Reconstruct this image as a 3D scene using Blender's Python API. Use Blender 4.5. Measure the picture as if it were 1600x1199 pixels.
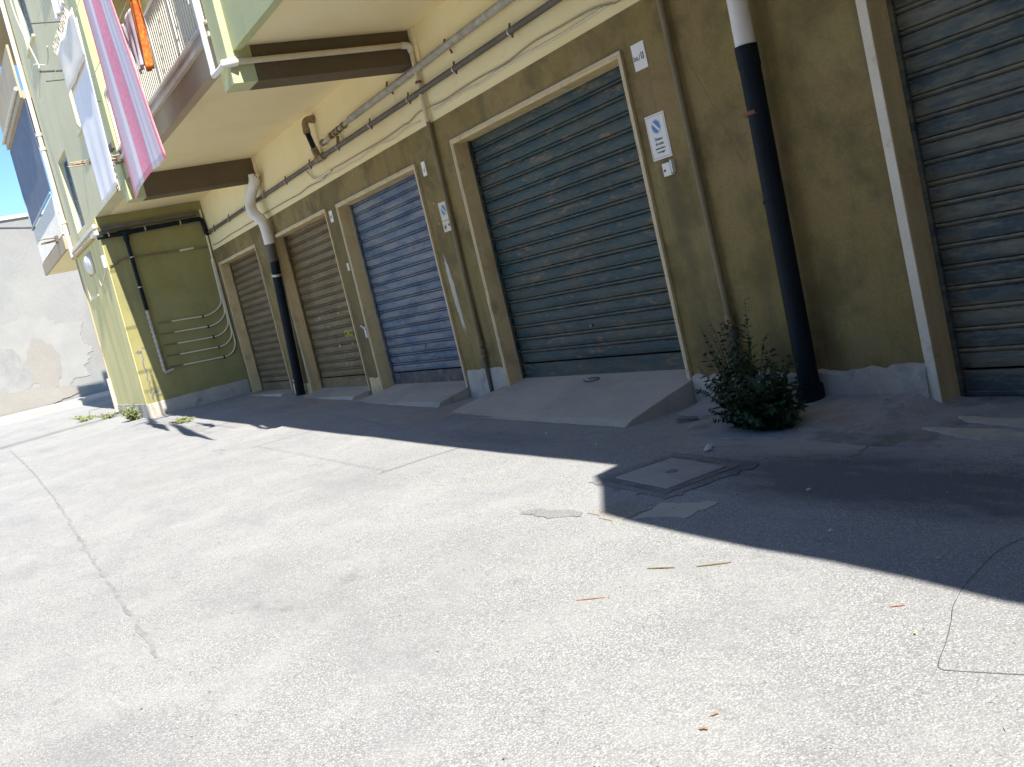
import bpy, bmesh, math, random
from mathutils import Vector, Matrix, noise
random.seed(7)
S = bpy.context.scene
for o in list(bpy.data.objects): bpy.data.objects.remove(o)
C = S.collection
R = math.radians

# ------------------------------------------------------------------ camera
yaw, pitch, roll, fpx = 0.508719018, -0.105907056, -0.233233823, 1562.73378
F = Vector((-math.cos(pitch)*math.cos(yaw), math.cos(pitch)*math.sin(yaw), math.sin(pitch)))
r0 = F.cross(Vector((0, 0, 1))).normalized(); u0 = r0.cross(F)
rt = math.cos(roll)*r0 + math.sin(roll)*u0; up = -math.sin(roll)*r0 + math.cos(roll)*u0
cam = bpy.data.cameras.new('camera'); co = bpy.data.objects.new('camera', cam); C.objects.link(co)
M = Matrix((rt, up, -F)).transposed().to_4x4(); M.translation = Vector((0, 0, 1.5))
co.matrix_world = M
cam.sensor_width = 36; cam.lens = fpx/1600*36; cam.clip_end = 2000; cam.clip_start = 0.05
S.camera = co
# ------------------------------------------------------------------ light
SUN = Vector((-0.80, 0.09, -1.0)).normalized()          # direction the light travels
el = math.asin(-SUN.z); az = math.atan2(-SUN.x, -SUN.y)   # clockwise from +Y
W = bpy.data.worlds.new('World'); S.world = W; W.use_nodes = True
nt = W.node_tree; nt.nodes.clear()
sky = nt.nodes.new('ShaderNodeTexSky'); sky.sky_type = 'NISHITA'; sky.sun_disc = False
sky.sun_elevation = el; sky.sun_rotation = az; sky.air_density = 0.75; sky.dust_density = 0.0; sky.ozone_density = 2.0; sky.altitude = 2500
bg = nt.nodes.new('ShaderNodeBackground'); bg.inputs[1].default_value = 0.15
wo = nt.nodes.new('ShaderNodeOutputWorld')
hs = nt.nodes.new('ShaderNodeHueSaturation'); hs.inputs['Saturation'].default_value = 1.12
nt.links.new(sky.outputs[0], hs.inputs['Color']); nt.links.new(hs.outputs[0], bg.inputs[0]); nt.links.new(bg.outputs[0], wo.inputs[0])
sl = bpy.data.lights.new('sun', 'SUN'); sl.energy = 4.7; sl.angle = R(0.55); sl.color = (1, 0.965, 0.905)
so = bpy.data.objects.new('sun', sl); C.objects.link(so)
so.rotation_euler = SUN.to_track_quat('-Z', 'Y').to_euler(); so.location = (5, -5, 20)
S.view_settings.view_transform = 'Standard'; S.view_settings.look = 'None'
S.view_settings.exposure = 1.12; S.view_settings.gamma = 1
S.render.engine = 'CYCLES'
S.cycles.max_bounces = 8; S.cycles.diffuse_bounces = 5

# ------------------------------------------------------------------ helpers
def tag(o, label=None, cat=None, group=None, kind=None):
    if label: o['label'] = label
    if cat: o['category'] = cat
    if group: o['group'] = group
    if kind: o['kind'] = kind
    return o
def empty(name, loc=(0, 0, 0), label=None, cat=None, group=None):
    o = bpy.data.objects.new(name, None); o.location = loc; o.empty_display_size = .1; C.objects.link(o)
    return tag(o, label, cat, group)
class MB:
    def __init__(s): s.v = []; s.f = []; s.smooth = []; s.g = []; s.gid = 0; s.fg = []
    def face(s, pts, sm=False):
        i = len(s.v); s.v += [tuple(p) for p in pts]; s.f.append(tuple(range(i, i+len(pts)))); s.smooth.append(sm); s.fg.append(s.gid); return s
    def idx(s, verts, faces, sm=False):
        i = len(s.v); s.v += [tuple(p) for p in verts]
        for f in faces: s.f.append(tuple(i+k for k in f)); s.smooth.append(sm); s.fg.append(s.gid)
        return s
    def box(s, x0, x1, y0, y1, z0, z1):
        s.gid += 1
        v = [(x, y, z) for z in (z0, z1) for y in (y0, y1) for x in (x0, x1)]
        return s.idx(v, [(0, 2, 3, 1), (4, 5, 7, 6), (0, 1, 5, 4), (2, 6, 7, 3), (0, 4, 6, 2), (1, 3, 7, 5)])
    def obox(s, c, ax, ay, az_, hx, hy, hz):
        c = Vector(c); v = []
        for k in (-1, 1):
            for j in (-1, 1):
                for i in (-1, 1): v.append(c + Vector(ax)*hx*i + Vector(ay)*hy*j + Vector(az_)*hz*k)
        return s.idx(v, [(0, 2, 3, 1), (4, 5, 7, 6), (0, 1, 5, 4), (2, 6, 7, 3), (0, 4, 6, 2), (1, 3, 7, 5)])
    def prism(s, poly, y0, y1, axis='y'):
        s.gid += 1
        n = len(poly)
        mk = (lambda a, b, y: (a, y, b)) if axis == 'y' else (lambda a, b, y: (y, a, b)) if axis == 'x' else (lambda a, b, y: (a, b, y))
        v = [mk(a, b, y0) for a, b in poly] + [mk(a, b, y1) for a, b in poly]
        f = [tuple(range(n)), tuple(range(2*n-1, n-1, -1))] + [(i, (i+1) % n+0, (i+1) % n+n, i+n) for i in range(n)]
        return s.idx(v, f)
    def tube(s, pts, r, seg=10, cap=True):
        s.gid += 1
        pts = [Vector(p) for p in pts]; n = len(pts); rr = r if isinstance(r, (list, tuple)) else [r]*n
        rings = []; prev = None
        for i, p in enumerate(pts):
            t = (pts[min(i+1, n-1)] - pts[max(i-1, 0)]).normalized()
            a = (prev - t*prev.dot(t)) if prev is not None else t.orthogonal()
            if a.length < 1e-6: a = t.orthogonal()
            a.normalize(); prev = a; b = t.cross(a)
            rings.append([p + (a*math.cos(2*math.pi*k/seg) + b*math.sin(2*math.pi*k/seg))*rr[i] for k in range(seg)])
        v = [q for g in rings for q in g]
        f = [(i*seg+k, i*seg+(k+1) % seg, (i+1)*seg+(k+1) % seg, (i+1)*seg+k) for i in range(n-1) for k in range(seg)]
        s.idx(v, f, True)
        if cap: s.idx(rings[0], [tuple(range(seg-1, -1, -1))]); s.idx(rings[-1], [tuple(range(seg))])
        return s
    def each(s, name, mat, parent=None):
        out = []
        for g in sorted(set(s.fg)):
            m = MB(); mp = {}
            for f, sm, fg in zip(s.f, s.smooth, s.fg):
                if fg != g: continue
                for k in f:
                    if k not in mp: mp[k] = len(m.v); m.v.append(s.v[k])
                m.f.append(tuple(mp[k] for k in f)); m.smooth.append(sm); m.fg.append(0)
            out.append(m.build(name, mat, parent))
        return out
    def build(s, name, mat, parent=None, bevel=0, loc=None):
        me = bpy.data.meshes.new(name); me.from_pydata(s.v, [], s.f); me.update()
        me.polygons.foreach_set('use_smooth', s.smooth)
        bm = bmesh.new(); bm.from_mesh(me); bmesh.ops.recalc_face_normals(bm, faces=bm.faces); bm.to_mesh(me); bm.free()
        me.materials.append(mat)
        o = bpy.data.objects.new(name, me); C.objects.link(o)
        if parent is not None:
            o.parent = parent
            if loc is None:
                L = Vector(parent.matrix_local.translation); p = parent
                L = Vector(parent.location)
                while p.parent: p = p.parent; L += Vector(p.location)
                o.location = -L
        if bevel:
            m = o.modifiers.new('b', 'BEVEL'); m.width = bevel; m.segments = 2; m.limit_method = 'ANGLE'; m.angle_limit = R(40)
        return o
def smooth_path(pts, k=6):
    P = [Vector(p) for p in pts]; out = []
    for i in range(len(P)-1):
        a, b, c, d = P[max(i-1, 0)], P[i], P[i+1], P[min(i+2, len(P)-1)]
        for j in range(k):
            t = j/k
            out.append(0.5*((2*b)+(c-a)*t+(2*a-5*b+4*c-d)*t*t+(3*b-a-3*c+d)*t**3))
    return out+[P[-1]]

# ------------------------------------------------------------------ materials
def mat(name, cols, rough=.85, scale=2.0, detail=8, bump=0.0, bscale=60, fine=0.0, stains=None, metal=0.0, stretch=(1, 1, 1), dust=None, spec=.3, streak=None, ramp=(.3, .7)):
    """cols: two or three base colours mixed by world-space noise; stains: list of (colour, scale, lo, hi, amount)"""
    m = bpy.data.materials.new(name); m.use_nodes = True; t = m.node_tree; N = t.nodes; L = t.links
    b = N['Principled BSDF']; b.inputs['Roughness'].default_value = rough; b.inputs['Metallic'].default_value = metal
    b.inputs['Specular IOR Level'].default_value = spec
    g = N.new('ShaderNodeNewGeometry'); mp = N.new('ShaderNodeMapping'); mp.inputs['Scale'].default_value = stretch
    L.new(g.outputs['Position'], mp.inputs[0]); P = mp.outputs[0]
    def nz(sc, det=8, rg=.6, src=P):
        n = N.new('ShaderNodeTexNoise'); n.inputs['Scale'].default_value = sc; n.inputs['Detail'].default_value = det; n.inputs['Roughness'].default_value = rg
        L.new(src, n.inputs['Vector']); return n
    r = N.new('ShaderNodeValToRGB'); L.new(nz(scale, detail).outputs[0], r.inputs[0])
    e = r.color_ramp.elements; e[0].position, e[1].position = ramp
    e[0].color = (*cols[0], 1); e[1].color = (*cols[-1], 1)
    if len(cols) == 3: x = e.new(sum(ramp)/2); x.color = (*cols[1], 1)
    col = r.outputs[0]
    def mix(c, fac, colr, mode='MIX'):
        x = N.new('ShaderNodeMix'); x.data_type = 'RGBA'; x.blend_type = mode
        L.new(fac, x.inputs[0]); L.new(c, x.inputs[6])
        if isinstance(colr, tuple): x.inputs[7].default_value = (*colr, 1)
        else: L.new(colr, x.inputs[7])
        return x.outputs[2]
    def rng(v, lo, hi, a=0., bb=1.):
        x = N.new('ShaderNodeMapRange'); x.inputs[1].default_value = lo; x.inputs[2].default_value = hi; x.inputs[3].default_value = a; x.inputs[4].default_value = bb
        L.new(v, x.inputs[0]); return x.outputs[0]
    if fine:
        v = rng(nz(bscale*1.5, 4).outputs[0], .3, .7, 1-fine, 1+fine)
        x = N.new('ShaderNodeVectorMath'); x.operation = 'SCALE'; L.new(col, x.inputs[0]); L.new(v, x.inputs['Scale']); col = x.outputs[0]
    for (sc_, s_, lo, hi, am) in (stains or []):
        col = mix(col, rng(nz(s_, 10, .65).outputs[0], lo, hi, 0, am), sc_)
    if streak:
        (sc_, sx, lo, hi, am) = streak
        mp2 = N.new('ShaderNodeMapping'); mp2.inputs['Scale'].default_value = (1, 1, .08); L.new(g.outputs['Position'], mp2.inputs[0])
        col = mix(col, rng(nz(sx, 6, .6, mp2.outputs[0]).outputs[0], lo, hi, 0, am), sc_)
    if dust:
        (sc_, am) = dust
        sp = N.new('ShaderNodeSeparateXYZ'); L.new(g.outputs['Normal'], sp.inputs[0])
        f = rng(sp.outputs[2], .25, .8, 0, am)
        k = N.new('ShaderNodeMath'); k.operation = 'MULTIPLY'; L.new(f, k.inputs[0]); L.new(rng(nz(9, 8).outputs[0], .35, .6, .25, 1), k.inputs[1])
        col = mix(col, k.outputs[0], sc_)
    L.new(col, b.inputs['Base Color'])
    if bump:
        bp = N.new('ShaderNodeBump'); bp.inputs['Strength'].default_value = bump; bp.inputs['Distance'].default_value = .01
        L.new(nz(bscale, 6, .7).outputs[0], bp.inputs['Height']); L.new(bp.outputs[0], b.inputs['Normal'])
    return m

def ground_mat(name, smooth=False, tint=(1, 1, 1)):
    m = bpy.data.materials.new(name); m.use_nodes = True; t = m.node_tree; N = t.nodes; L = t.links
    b = N['Principled BSDF']; b.inputs['Roughness'].default_value = .92; b.inputs['Specular IOR Level'].default_value = .2
    g = N.new('ShaderNodeNewGeometry'); P = g.outputs['Position']
    def nz(sc, det=6, rg=.6):
        n = N.new('ShaderNodeTexNoise'); n.inputs['Scale'].default_value = sc; n.inputs['Detail'].default_value = det; n.inputs['Roughness'].default_value = rg
        L.new(P, n.inputs['Vector']); return n.outputs[0]
    mpn = N.new('ShaderNodeMapping'); mpn.inputs['Scale'].default_value = (.55, 1.25, 1); L.new(P, mpn.inputs[0])
    def nzs(sc, det=6, rg=.6):
        n = N.new('ShaderNodeTexNoise'); n.inputs['Scale'].default_value = sc; n.inputs['Detail'].default_value = det; n.inputs['Roughness'].default_value = rg
        L.new(mpn.outputs[0], n.inputs['Vector']); return n.outputs[0]
    def rng(v, lo, hi, a=0., bb=1.):
        x = N.new('ShaderNodeMapRange'); x.inputs[1].default_value = lo; x.inputs[2].default_value = hi; x.inputs[3].default_value = a; x.inputs[4].default_value = bb
        L.new(v, x.inputs[0]); return x.outputs[0]
    def mix(c, fac, d, mode='MIX'):
        x = N.new('ShaderNodeMix'); x.data_type = 'RGBA'; x.blend_type = mode; L.new(fac, x.inputs[0])
        for s_, q in ((6, c), (7, d)):
            if isinstance(q, tuple): x.inputs[s_].default_value = (*q, 1)
            else: L.new(q, x.inputs[s_])
        return x.outputs[2]
    T = lambda c: tuple(a*k for a, k in zip(c, tint))
    c = mix(T((.345, .342, .325)), rng(nz(.45, 8, .62), .38, .62), T((.425, .42, .395)))
    c = mix(c, rng(nz(1.3, 9, .65), .50, .66, 0, .6), T((.30, .303, .31)))
    c = mix(c, rng(nz(2.3, 9, .65), .54, .68, 0, .5), T((.47, .455, .42)))
    c = mix(c, rng(nz(.8, 9, .6), .55, .70, 0, .35), T((.42, .37, .36)))
    c = mix(c, rng(nz(6.5, 8, .7), .56, .70, 0, .45), T((.27, .27, .265)))
    if not smooth:
        vo = N.new('ShaderNodeTexVoronoi'); vo.inputs['Scale'].default_value = 125; L.new(P, vo.inputs['Vector'])
        sp = N.new('ShaderNodeSeparateColor'); L.new(vo.outputs['Color'], sp.inputs[0])
        edge = rng(vo.outputs['Distance'], .30, .62, 0, .75)
        st = mix(c, rng(sp.outputs[0], .40, .9, 0, .85), T((.62, .615, .59)))
        st = mix(st, rng(sp.outputs[1], .86, .97, 0, .75), T((.17, .165, .16)))
        c2 = mix(st, edge, T((.20, .198, .192)))
        c = mix(c, rng(nz(1.9, 6), .34, .56, .5, 1.), c2)
        c = mix(c, rng(nz(30, 3, .6), .66, .73, 0, .6), T((.15, .15, .15)))
    c = mix(c, rng(nz(220, 3), .3, .7, 0, .3), T((.27, .27, .27)))
    # dark damp stains
    c = mix(c, rng(nzs(.9, 9, .72), .52, .68, 0, .5), T((.22, .222, .23)))
    c = mix(c, rng(nzs(2.6, 10, .75), .60, .70, 0, .6), T((.17, .17, .175)))
    # dark noise-broken ellipses at set spots, the strongest towards the wall
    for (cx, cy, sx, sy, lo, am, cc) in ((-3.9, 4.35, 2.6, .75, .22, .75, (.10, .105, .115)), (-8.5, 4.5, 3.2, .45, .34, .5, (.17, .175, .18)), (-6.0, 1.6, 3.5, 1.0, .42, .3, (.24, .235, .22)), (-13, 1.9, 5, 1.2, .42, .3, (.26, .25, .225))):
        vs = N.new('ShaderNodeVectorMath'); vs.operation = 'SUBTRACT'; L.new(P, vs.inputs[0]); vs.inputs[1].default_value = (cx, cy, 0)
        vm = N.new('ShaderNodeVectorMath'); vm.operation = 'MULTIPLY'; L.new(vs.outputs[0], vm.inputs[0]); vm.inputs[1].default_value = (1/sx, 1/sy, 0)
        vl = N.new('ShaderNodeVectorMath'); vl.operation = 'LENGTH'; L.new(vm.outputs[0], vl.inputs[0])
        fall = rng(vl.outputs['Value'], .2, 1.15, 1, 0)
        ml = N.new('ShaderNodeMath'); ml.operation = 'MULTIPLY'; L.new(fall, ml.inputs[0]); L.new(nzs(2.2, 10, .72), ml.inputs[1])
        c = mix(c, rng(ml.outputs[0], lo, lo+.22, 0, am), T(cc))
    L.new(c, b.inputs['Base Color'])
    h = N.new('ShaderNodeMath'); h.operation = 'ADD'; L.new(nz(75, 4, .7), h.inputs[0]); L.new(nz(14, 4), h.inputs[1])
    bp = N.new('ShaderNodeBump'); bp.inputs['Strength'].default_value = .35 if smooth else .8; bp.inputs['Distance'].default_value = .010
    L.new(h.outputs[0], bp.inputs['Height']); L.new(bp.outputs[0], b.inputs['Normal'])
    return m

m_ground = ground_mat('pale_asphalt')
m_cem = ground_mat('smooth_cement', True, (1.28, 1.18, 1.05))
m_cem2 = ground_mat('grey_cement', True, (.72, .73, .76))
m_faint = mat('faint_joint', [(.19, .187, .18), (.33, .325, .31)], scale=7, bump=.4)
m_joint = mat('tar_joint', [(.12, .12, .12), (.24, .235, .22)], scale=9, bump=.4)
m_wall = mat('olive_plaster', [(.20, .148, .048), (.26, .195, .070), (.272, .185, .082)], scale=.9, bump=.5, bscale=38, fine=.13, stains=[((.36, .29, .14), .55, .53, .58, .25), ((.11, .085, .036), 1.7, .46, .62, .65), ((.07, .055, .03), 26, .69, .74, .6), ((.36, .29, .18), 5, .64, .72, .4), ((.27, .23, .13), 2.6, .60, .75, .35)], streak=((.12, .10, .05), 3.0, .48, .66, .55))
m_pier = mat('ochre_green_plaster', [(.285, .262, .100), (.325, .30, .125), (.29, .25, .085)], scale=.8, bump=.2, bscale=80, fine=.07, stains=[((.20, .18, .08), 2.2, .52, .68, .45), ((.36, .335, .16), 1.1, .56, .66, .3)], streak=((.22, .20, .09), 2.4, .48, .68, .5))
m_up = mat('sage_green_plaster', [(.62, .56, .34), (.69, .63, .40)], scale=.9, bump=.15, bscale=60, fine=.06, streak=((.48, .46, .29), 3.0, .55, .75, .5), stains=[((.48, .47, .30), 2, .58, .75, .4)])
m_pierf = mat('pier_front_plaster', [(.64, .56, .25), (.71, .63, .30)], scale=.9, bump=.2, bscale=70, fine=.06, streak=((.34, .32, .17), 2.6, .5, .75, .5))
m_par = mat('light_green_plaster', [(.46, .48, .25), (.53, .54, .30)], scale=1.3, bump=.2, bscale=70, fine=.07, stains=[((.28, .30, .12), 2.2, .56, .72, .5)])
m_cream = mat('cream_paint', [(.88, .74, .42), (.92, .80, .50)], scale=.5, bump=.12, bscale=50, fine=.03, stains=[((.80, .61, .28), .9, .50, .72, .5), ((.90, .82, .60), .6, .52, .8, .5), ((.60, .47, .28), 3.2, .66, .74, .4)])
m_creamw = mat('cream_paint_band', [(.84, .70, .38), (.88, .77, .46)], scale=1.1, bump=.2, bscale=60, fine=.04, stains=[((.52, .40, .24), 2.6, .62, .78, .45)])
m_beam = mat('brown_beam_paint', [(.125, .092, .055), (.155, .115, .068)], scale=1.4, bump=.2, bscale=70, fine=.08, stains=[((.26, .21, .13), 3, .6, .75, .4)])
m_stone = mat('travertine_jamb', [(.60, .44, .20), (.72, .56, .30), (.64, .48, .24)], scale=2.2, bump=.3, bscale=45, fine=.10, stains=[((.22, .16, .09), 3, .56, .72, .6), ((.30, .17, .09), 1.6, .62, .78, .5)], streak=((.28, .22, .13), 5, .5, .75, .5))
m_stonef = mat('pale_marble_edge', [(.70, .62, .48), (.80, .73, .60)], scale=3, bump=.2, bscale=60, fine=.06, stains=[((.42, .34, .22), 5, .58, .72, .6)])
m_stoned = mat('cream_marble_edge', [(.50, .42, .28), (.62, .54, .39)], scale=3, bump=.3, bscale=60, fine=.08, stains=[((.34, .27, .17), 5, .55, .70, .7)])
m_skirt = mat('cement_skirting', [(.42, .385, .32), (.55, .51, .44)], scale=3, bump=.6, bscale=30, fine=.12, stains=[((.17, .18, .16), 2.2, .54, .70, .7), ((.56, .55, .52), 5, .6, .7, .5)])
def shutter(name, a, b, worn, ruin, dust=(.30, .25, .18), wa=.75):
    return mat(name, [a, b], rough=.55, scale=1.4, stretch=(1, 1, 4.0), bump=.12, bscale=40, fine=.16, ramp=(.38, .62),
        stains=[(worn, 1.3, .44, .62, wa), (worn, 7.0, .52, .64, .55), (ruin, 4.0, .57, .66, .65), (tuple(k*.35 for k in a), 2.6, .56, .68, .6)], dust=(dust, .95), spec=.35)
m_sh_teal = shutter('teal_shutter_paint', (.014, .044, .050), (.022, .064, .070), (.095, .098, .072), (.26, .16, .08), (.30, .24, .16))
m_sh_blue = shutter('blue_shutter_paint', (.060, .10, .170), (.10, .155, .225), (.27, .275, .27), (.20, .19, .20), (.17, .15, .16))
m_sh_brown = shutter('brown_shutter_paint', (.125, .082, .030), (.18, .125, .048), (.24, .185, .10), (.30, .26, .19), (.22, .17, .10))
m_sh_grey = shutter('grey_shutter_paint', (.13, .093, .046), (.19, .14, .072), (.26, .20, .12), (.15, .09, .05), (.22, .17, .11))
m_sh_navy = shutter('navy_shutter_paint', (.035, .060, .072), (.055, .080, .085), (.19, .18, .125), (.20, .17, .12), (.46, .35, .22), .9)
m_rail = mat('rusty_bottom_rail', [(.05, .07, .09), (.16, .13, .11)], scale=7, rough=.7, bump=.3, stains=[((.28, .22, .17), 4, .5, .65, .7), ((.20, .09, .04), 6, .6, .7, .7)])
m_dark = mat('dark_void', [(.015, .015, .015), (.02, .02, .02)])
m_pvc = mat('white_pvc', [(.70, .66, .60), (.80, .77, .70)], rough=.45, scale=3, spec=.5, stains=[((.55, .40, .28), 4, .64, .8, .3)])
m_pvcc = mat('cream_pvc', [(.66, .58, .40), (.74, .66, .48)], rough=.5, scale=3, spec=.4, stains=[((.40, .33, .2), 5, .6, .8, .4)])
m_black = mat('black_pipe_paint', [(.004, .008, .013), (.009, .015, .022)], rough=.62, scale=4, spec=.22, stains=[((.05, .055, .055), 6, .6, .75, .4)])
m_brownpipe = mat('grey_brown_pipe', [(.10, .082, .065), (.145, .12, .095)], rough=.55, scale=5, spec=.4, stains=[((.20, .17, .13), 8, .6, .75, .4)])
m_lead = mat('grey_corrugated_metal', [(.27, .25, .20), (.52, .49, .41)], rough=.6, scale=9, spec=.4, bump=.6, bscale=35, stains=[((.50, .42, .28), 6, .58, .72, .5)])
m_olivepipe = mat('olive_painted_conduit', [(.19, .155, .085), (.245, .20, .115)], rough=.6, scale=3, bump=.15, stains=[((.36, .32, .22), 6, .62, .75, .4)])
m_brass = mat('corroded_brass', [(.22, .16, .08), (.35, .27, .15)], rough=.6, scale=14, metal=.2, bump=.4, stains=[((.13, .05, .03), 9, .5, .65, .7)])
m_rust = mat('rust', [(.16, .075, .04), (.26, .13, .075)], rough=.9, scale=20, bump=.5)
m_zinc = mat('zinc_clamp', [(.45, .43, .38), (.6, .57, .5)], rough=.4, scale=20, metal=.4)
m_cable = mat('grey_cable', [(.30, .25, .19), (.40, .34, .26)], rough=.7, scale=10)
m_wcable = mat('cream_cable', [(.66, .60, .45), (.75, .70, .55)], rough=.6, scale=10)
m_wtube = mat('white_copper_tube', [(.78, .74, .55), (.84, .80, .64)], rough=.45, scale=6)
m_sign = mat('white_enamel', [(.78, .75, .68), (.83, .80, .74)], rough=.4, scale=5, stains=[((.5, .47, .38), 9, .62, .8, .4)])
m_signy = mat('yellowed_enamel', [(.62, .56, .42), (.70, .64, .50)], rough=.45, scale=5, stains=[((.5, .40, .25), 9, .6, .8, .4)])
m_ink = mat('black_ink', [(.02, .02, .025), (.03, .03, .035)], rough=.6)
m_red = mat('faded_red_ink', [(.52, .30, .27), (.58, .36, .32)], rough=.5)
m_blue = mat('sign_blue', [(.10, .22, .50), (.13, .26, .54)], rough=.45)
m_yel = mat('yellow_marker', [(.45, .42, .04), (.55, .50, .06)], rough=.6, scale=30)
m_white = mat('white_metal', [(.74, .70, .60), (.82, .79, .71)], rough=.5, scale=6, stains=[((.42, .28, .18), 6, .6, .75, .5)])
m_ledge = mat('marble_ledge', [(.50, .46, .38), (.60, .55, .46)], rough=.6, scale=4, stains=[((.35, .30, .2), 5, .6, .75, .5)])
m_slab = mat('grey_brown_slab', [(.42, .335, .215), (.50, .41, .275)], scale=1.2, bump=.15, bscale=60, fine=.05)
m_stucco = mat('rough_grey_stucco', [(.265, .257, .235), (.31, .30, .272)], scale=.5, bump=1.0, bscale=9, fine=.05, stains=[((.26, .235, .20), .30, .52, .60, .5), ((.23, .235, .23), .42, .55, .62, .4)])
m_pave = ground_mat('far_pavement', True, (1.05, 1.03, .98))
m_glass = mat('dark_green_shutter', [(.025, .045, .055), (.05, .08, .09)], rough=.35, scale=6, spec=.5)
m_frame = mat('grey_window_frame', [(.25, .33, .40), (.32, .40, .46)], rough=.4)
m_leaf = mat('fern_green', [(.010, .030, .012), (.024, .060, .022)], rough=.6, scale=14)
m_grass = mat('grass_green', [(.20, .23, .085), (.33, .35, .15)], rough=.7, scale=14)
m_stem = mat('dry_stem', [(.16, .12, .06), (.26, .20, .11)], rough=.8, scale=14)
m_wood = mat('reddish_wood', [(.30, .19, .11), (.40, .26, .16)], rough=.7, scale=30)
m_redp = mat('red_plastic', [(.30, .06, .05), (.36, .08, .06)], rough=.5)
m_pebble = mat('white_pebble', [(.55, .53, .50), (.68, .66, .62)], rough=.8, scale=30)
m_plas = mat('bare_white_plaster', [(.40, .37, .29), (.56, .52, .44)], scale=8, bump=.5, bscale=40)
m_wire = mat('dark_wire', [(.06, .06, .065), (.10, .10, .105)], rough=.5)
m_orange = mat('orange_towel_cloth', [(.80, .16, .04), (.85, .24, .06)], rough=.95, scale=12, bump=.5, bscale=80, stains=[((.85, .45, .06), 25, .5, .6, .8)])
m_lilac = mat('lilac_white_cloth', [(.62, .58, .66), (.74, .71, .76)], rough=.95, scale=5, bump=.3, bscale=70)
m_towelw = mat('white_towel_cloth', [(.88, .84, .80), (.92, .88, .85)], rough=.95, scale=4, bump=.3, bscale=70)
m_towelc = mat('cream_fringe_cloth', [(.84, .76, .62), (.88, .82, .70)], rough=.95, scale=5, bump=.4, bscale=70)
def screen_mat():
    m = mat('blue_grey_screen', [(.13, .15, .19), (.18, .20, .25)], rough=.7, scale=3)
    t = m.node_tree; N = t.nodes; L = t.links; b = N['Principled BSDF']
    g = N.new('ShaderNodeNewGeometry'); ck = N.new('ShaderNodeTexChecker'); ck.inputs['Scale'].default_value = 14
    L.new(g.outputs['Position'], ck.inputs[0])
    x = N.new('ShaderNodeMapRange'); L.new(ck.outputs['Fac'], x.inputs[0]); x.inputs[3].default_value = .78; x.inputs[4].default_value = 1
    L.new(x.outputs[0], b.inputs['Alpha']); return m
m_screen = screen_mat()
def striped():
    m = bpy.data.materials.new('striped_pink_cloth'); m.use_nodes = True; t = m.node_tree; N = t.nodes; L = t.links
    b = N['Principled BSDF']; b.inputs['Roughness'].default_value = .95; b.inputs['Specular IOR Level'].default_value = .1
    uv = N.new('ShaderNodeUVMap'); sp = N.new('ShaderNodeSeparateXYZ'); L.new(uv.outputs[0], sp.inputs[0])
    r = N.new('ShaderNodeValToRGB'); r.color_ramp.interpolation = 'LINEAR'; L.new(sp.outputs[0], r.inputs[0])
    pk, gr_, bl, mg = (.92, .27, .30), (.66, .50, .54), (.76, .74, .76), (.84, .27, .36)
    st = [(0, pk), (.06, pk), (.08, gr_), (.25, gr_), (.27, bl), (.34, bl), (.36, mg), (.64, mg),
          (.66, bl), (.72, bl), (.74, gr_), (.80, (.80, .74, .78)), (.88, gr_), (.93, (.75, .60, .68)), (.955, pk), (1, pk)]
    e = r.color_ramp.elements; e[0].position = 0; e[0].color = (*st[0][1], 1); e[1].position = 1; e[1].color = (*st[-1][1], 1)
    for p, c in st[1:-1]: x = e.new(p); x.color = (*c, 1)
    g = N.new('ShaderNodeNewGeometry'); n = N.new('ShaderNodeTexNoise'); n.inputs['Scale'].default_value = 28; n.inputs['Detail'].default_value = 5; L.new(g.outputs['Position'], n.inputs['Vector'])
    mr = N.new('ShaderNodeMapRange'); mr.inputs[1].default_value = .35; mr.inputs[2].default_value = .65; mr.inputs[3].default_value = 0; mr.inputs[4].default_value = .28; L.new(n.outputs[0], mr.inputs[0])
    x = N.new('ShaderNodeMix'); x.data_type = 'RGBA'; L.new(mr.outputs[0], x.inputs[0]); L.new(r.outputs[0], x.inputs[6]); x.inputs[7].default_value = (.78, .70, .74, 1)
    L.new(x.outputs[2], b.inputs['Base Color'])
    bp = N.new('ShaderNodeBump'); bp.inputs['Strength'].default_value = .3; bp.inputs['Distance'].default_value = .01; L.new(n.outputs[0], bp.inputs['Height']); L.new(bp.outputs[0], b.inputs['Normal'])
    return m
m_pink = striped()

# ------------------------------------------------------------------ ground
def gz0(x): return -0.2 - 0.022*x
def gz(x, y):
    z = gz0(x)
    if y < 5.6: z += .014*(noise.noise(Vector((x*.45, y*.6, 3.1)))) + .005*noise.noise(Vector((x*1.7, y*1.7, 8)))
    return z
def sheet(name, pts_x, pts_y, fz, m, parent=None):
    nx, ny = len(pts_x), len(pts_y)
    v = [(x, y, fz(x, y)) for y in pts_y for x in pts_x]
    f = [(j*nx+i, j*nx+i+1, (j+1)*nx+i+1, (j+1)*nx+i) for j in range(ny-1) for i in range(nx-1)]
    return MB().idx(v, f, True).build(name, m, parent)
def frange(a, b, s):
    n = max(1, int(round((b-a)/s))); return [a+(b-a)*i/n for i in range(n+1)]
xs = [-900, -300, -120, -80] + frange(-60, -28, 1.0) + frange(-27.7, -12.2, .3) + frange(-12, 0, .12) + frange(.5, 12, .5) + [30, 80, 200]
ys = [-400, -120, -50, -25] + frange(-15, -1.5, .8) + frange(-1, 6.2, .12) + [8, 20, 100, 400]
def gfar(x, y):
    xx = max(-60, min(x, 30)); return gz(xx, y) if -15 < y < 6.2 else gz0(xx)
tag(sheet('ground', xs, ys, gfar, m_ground), kind='structure')
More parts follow.
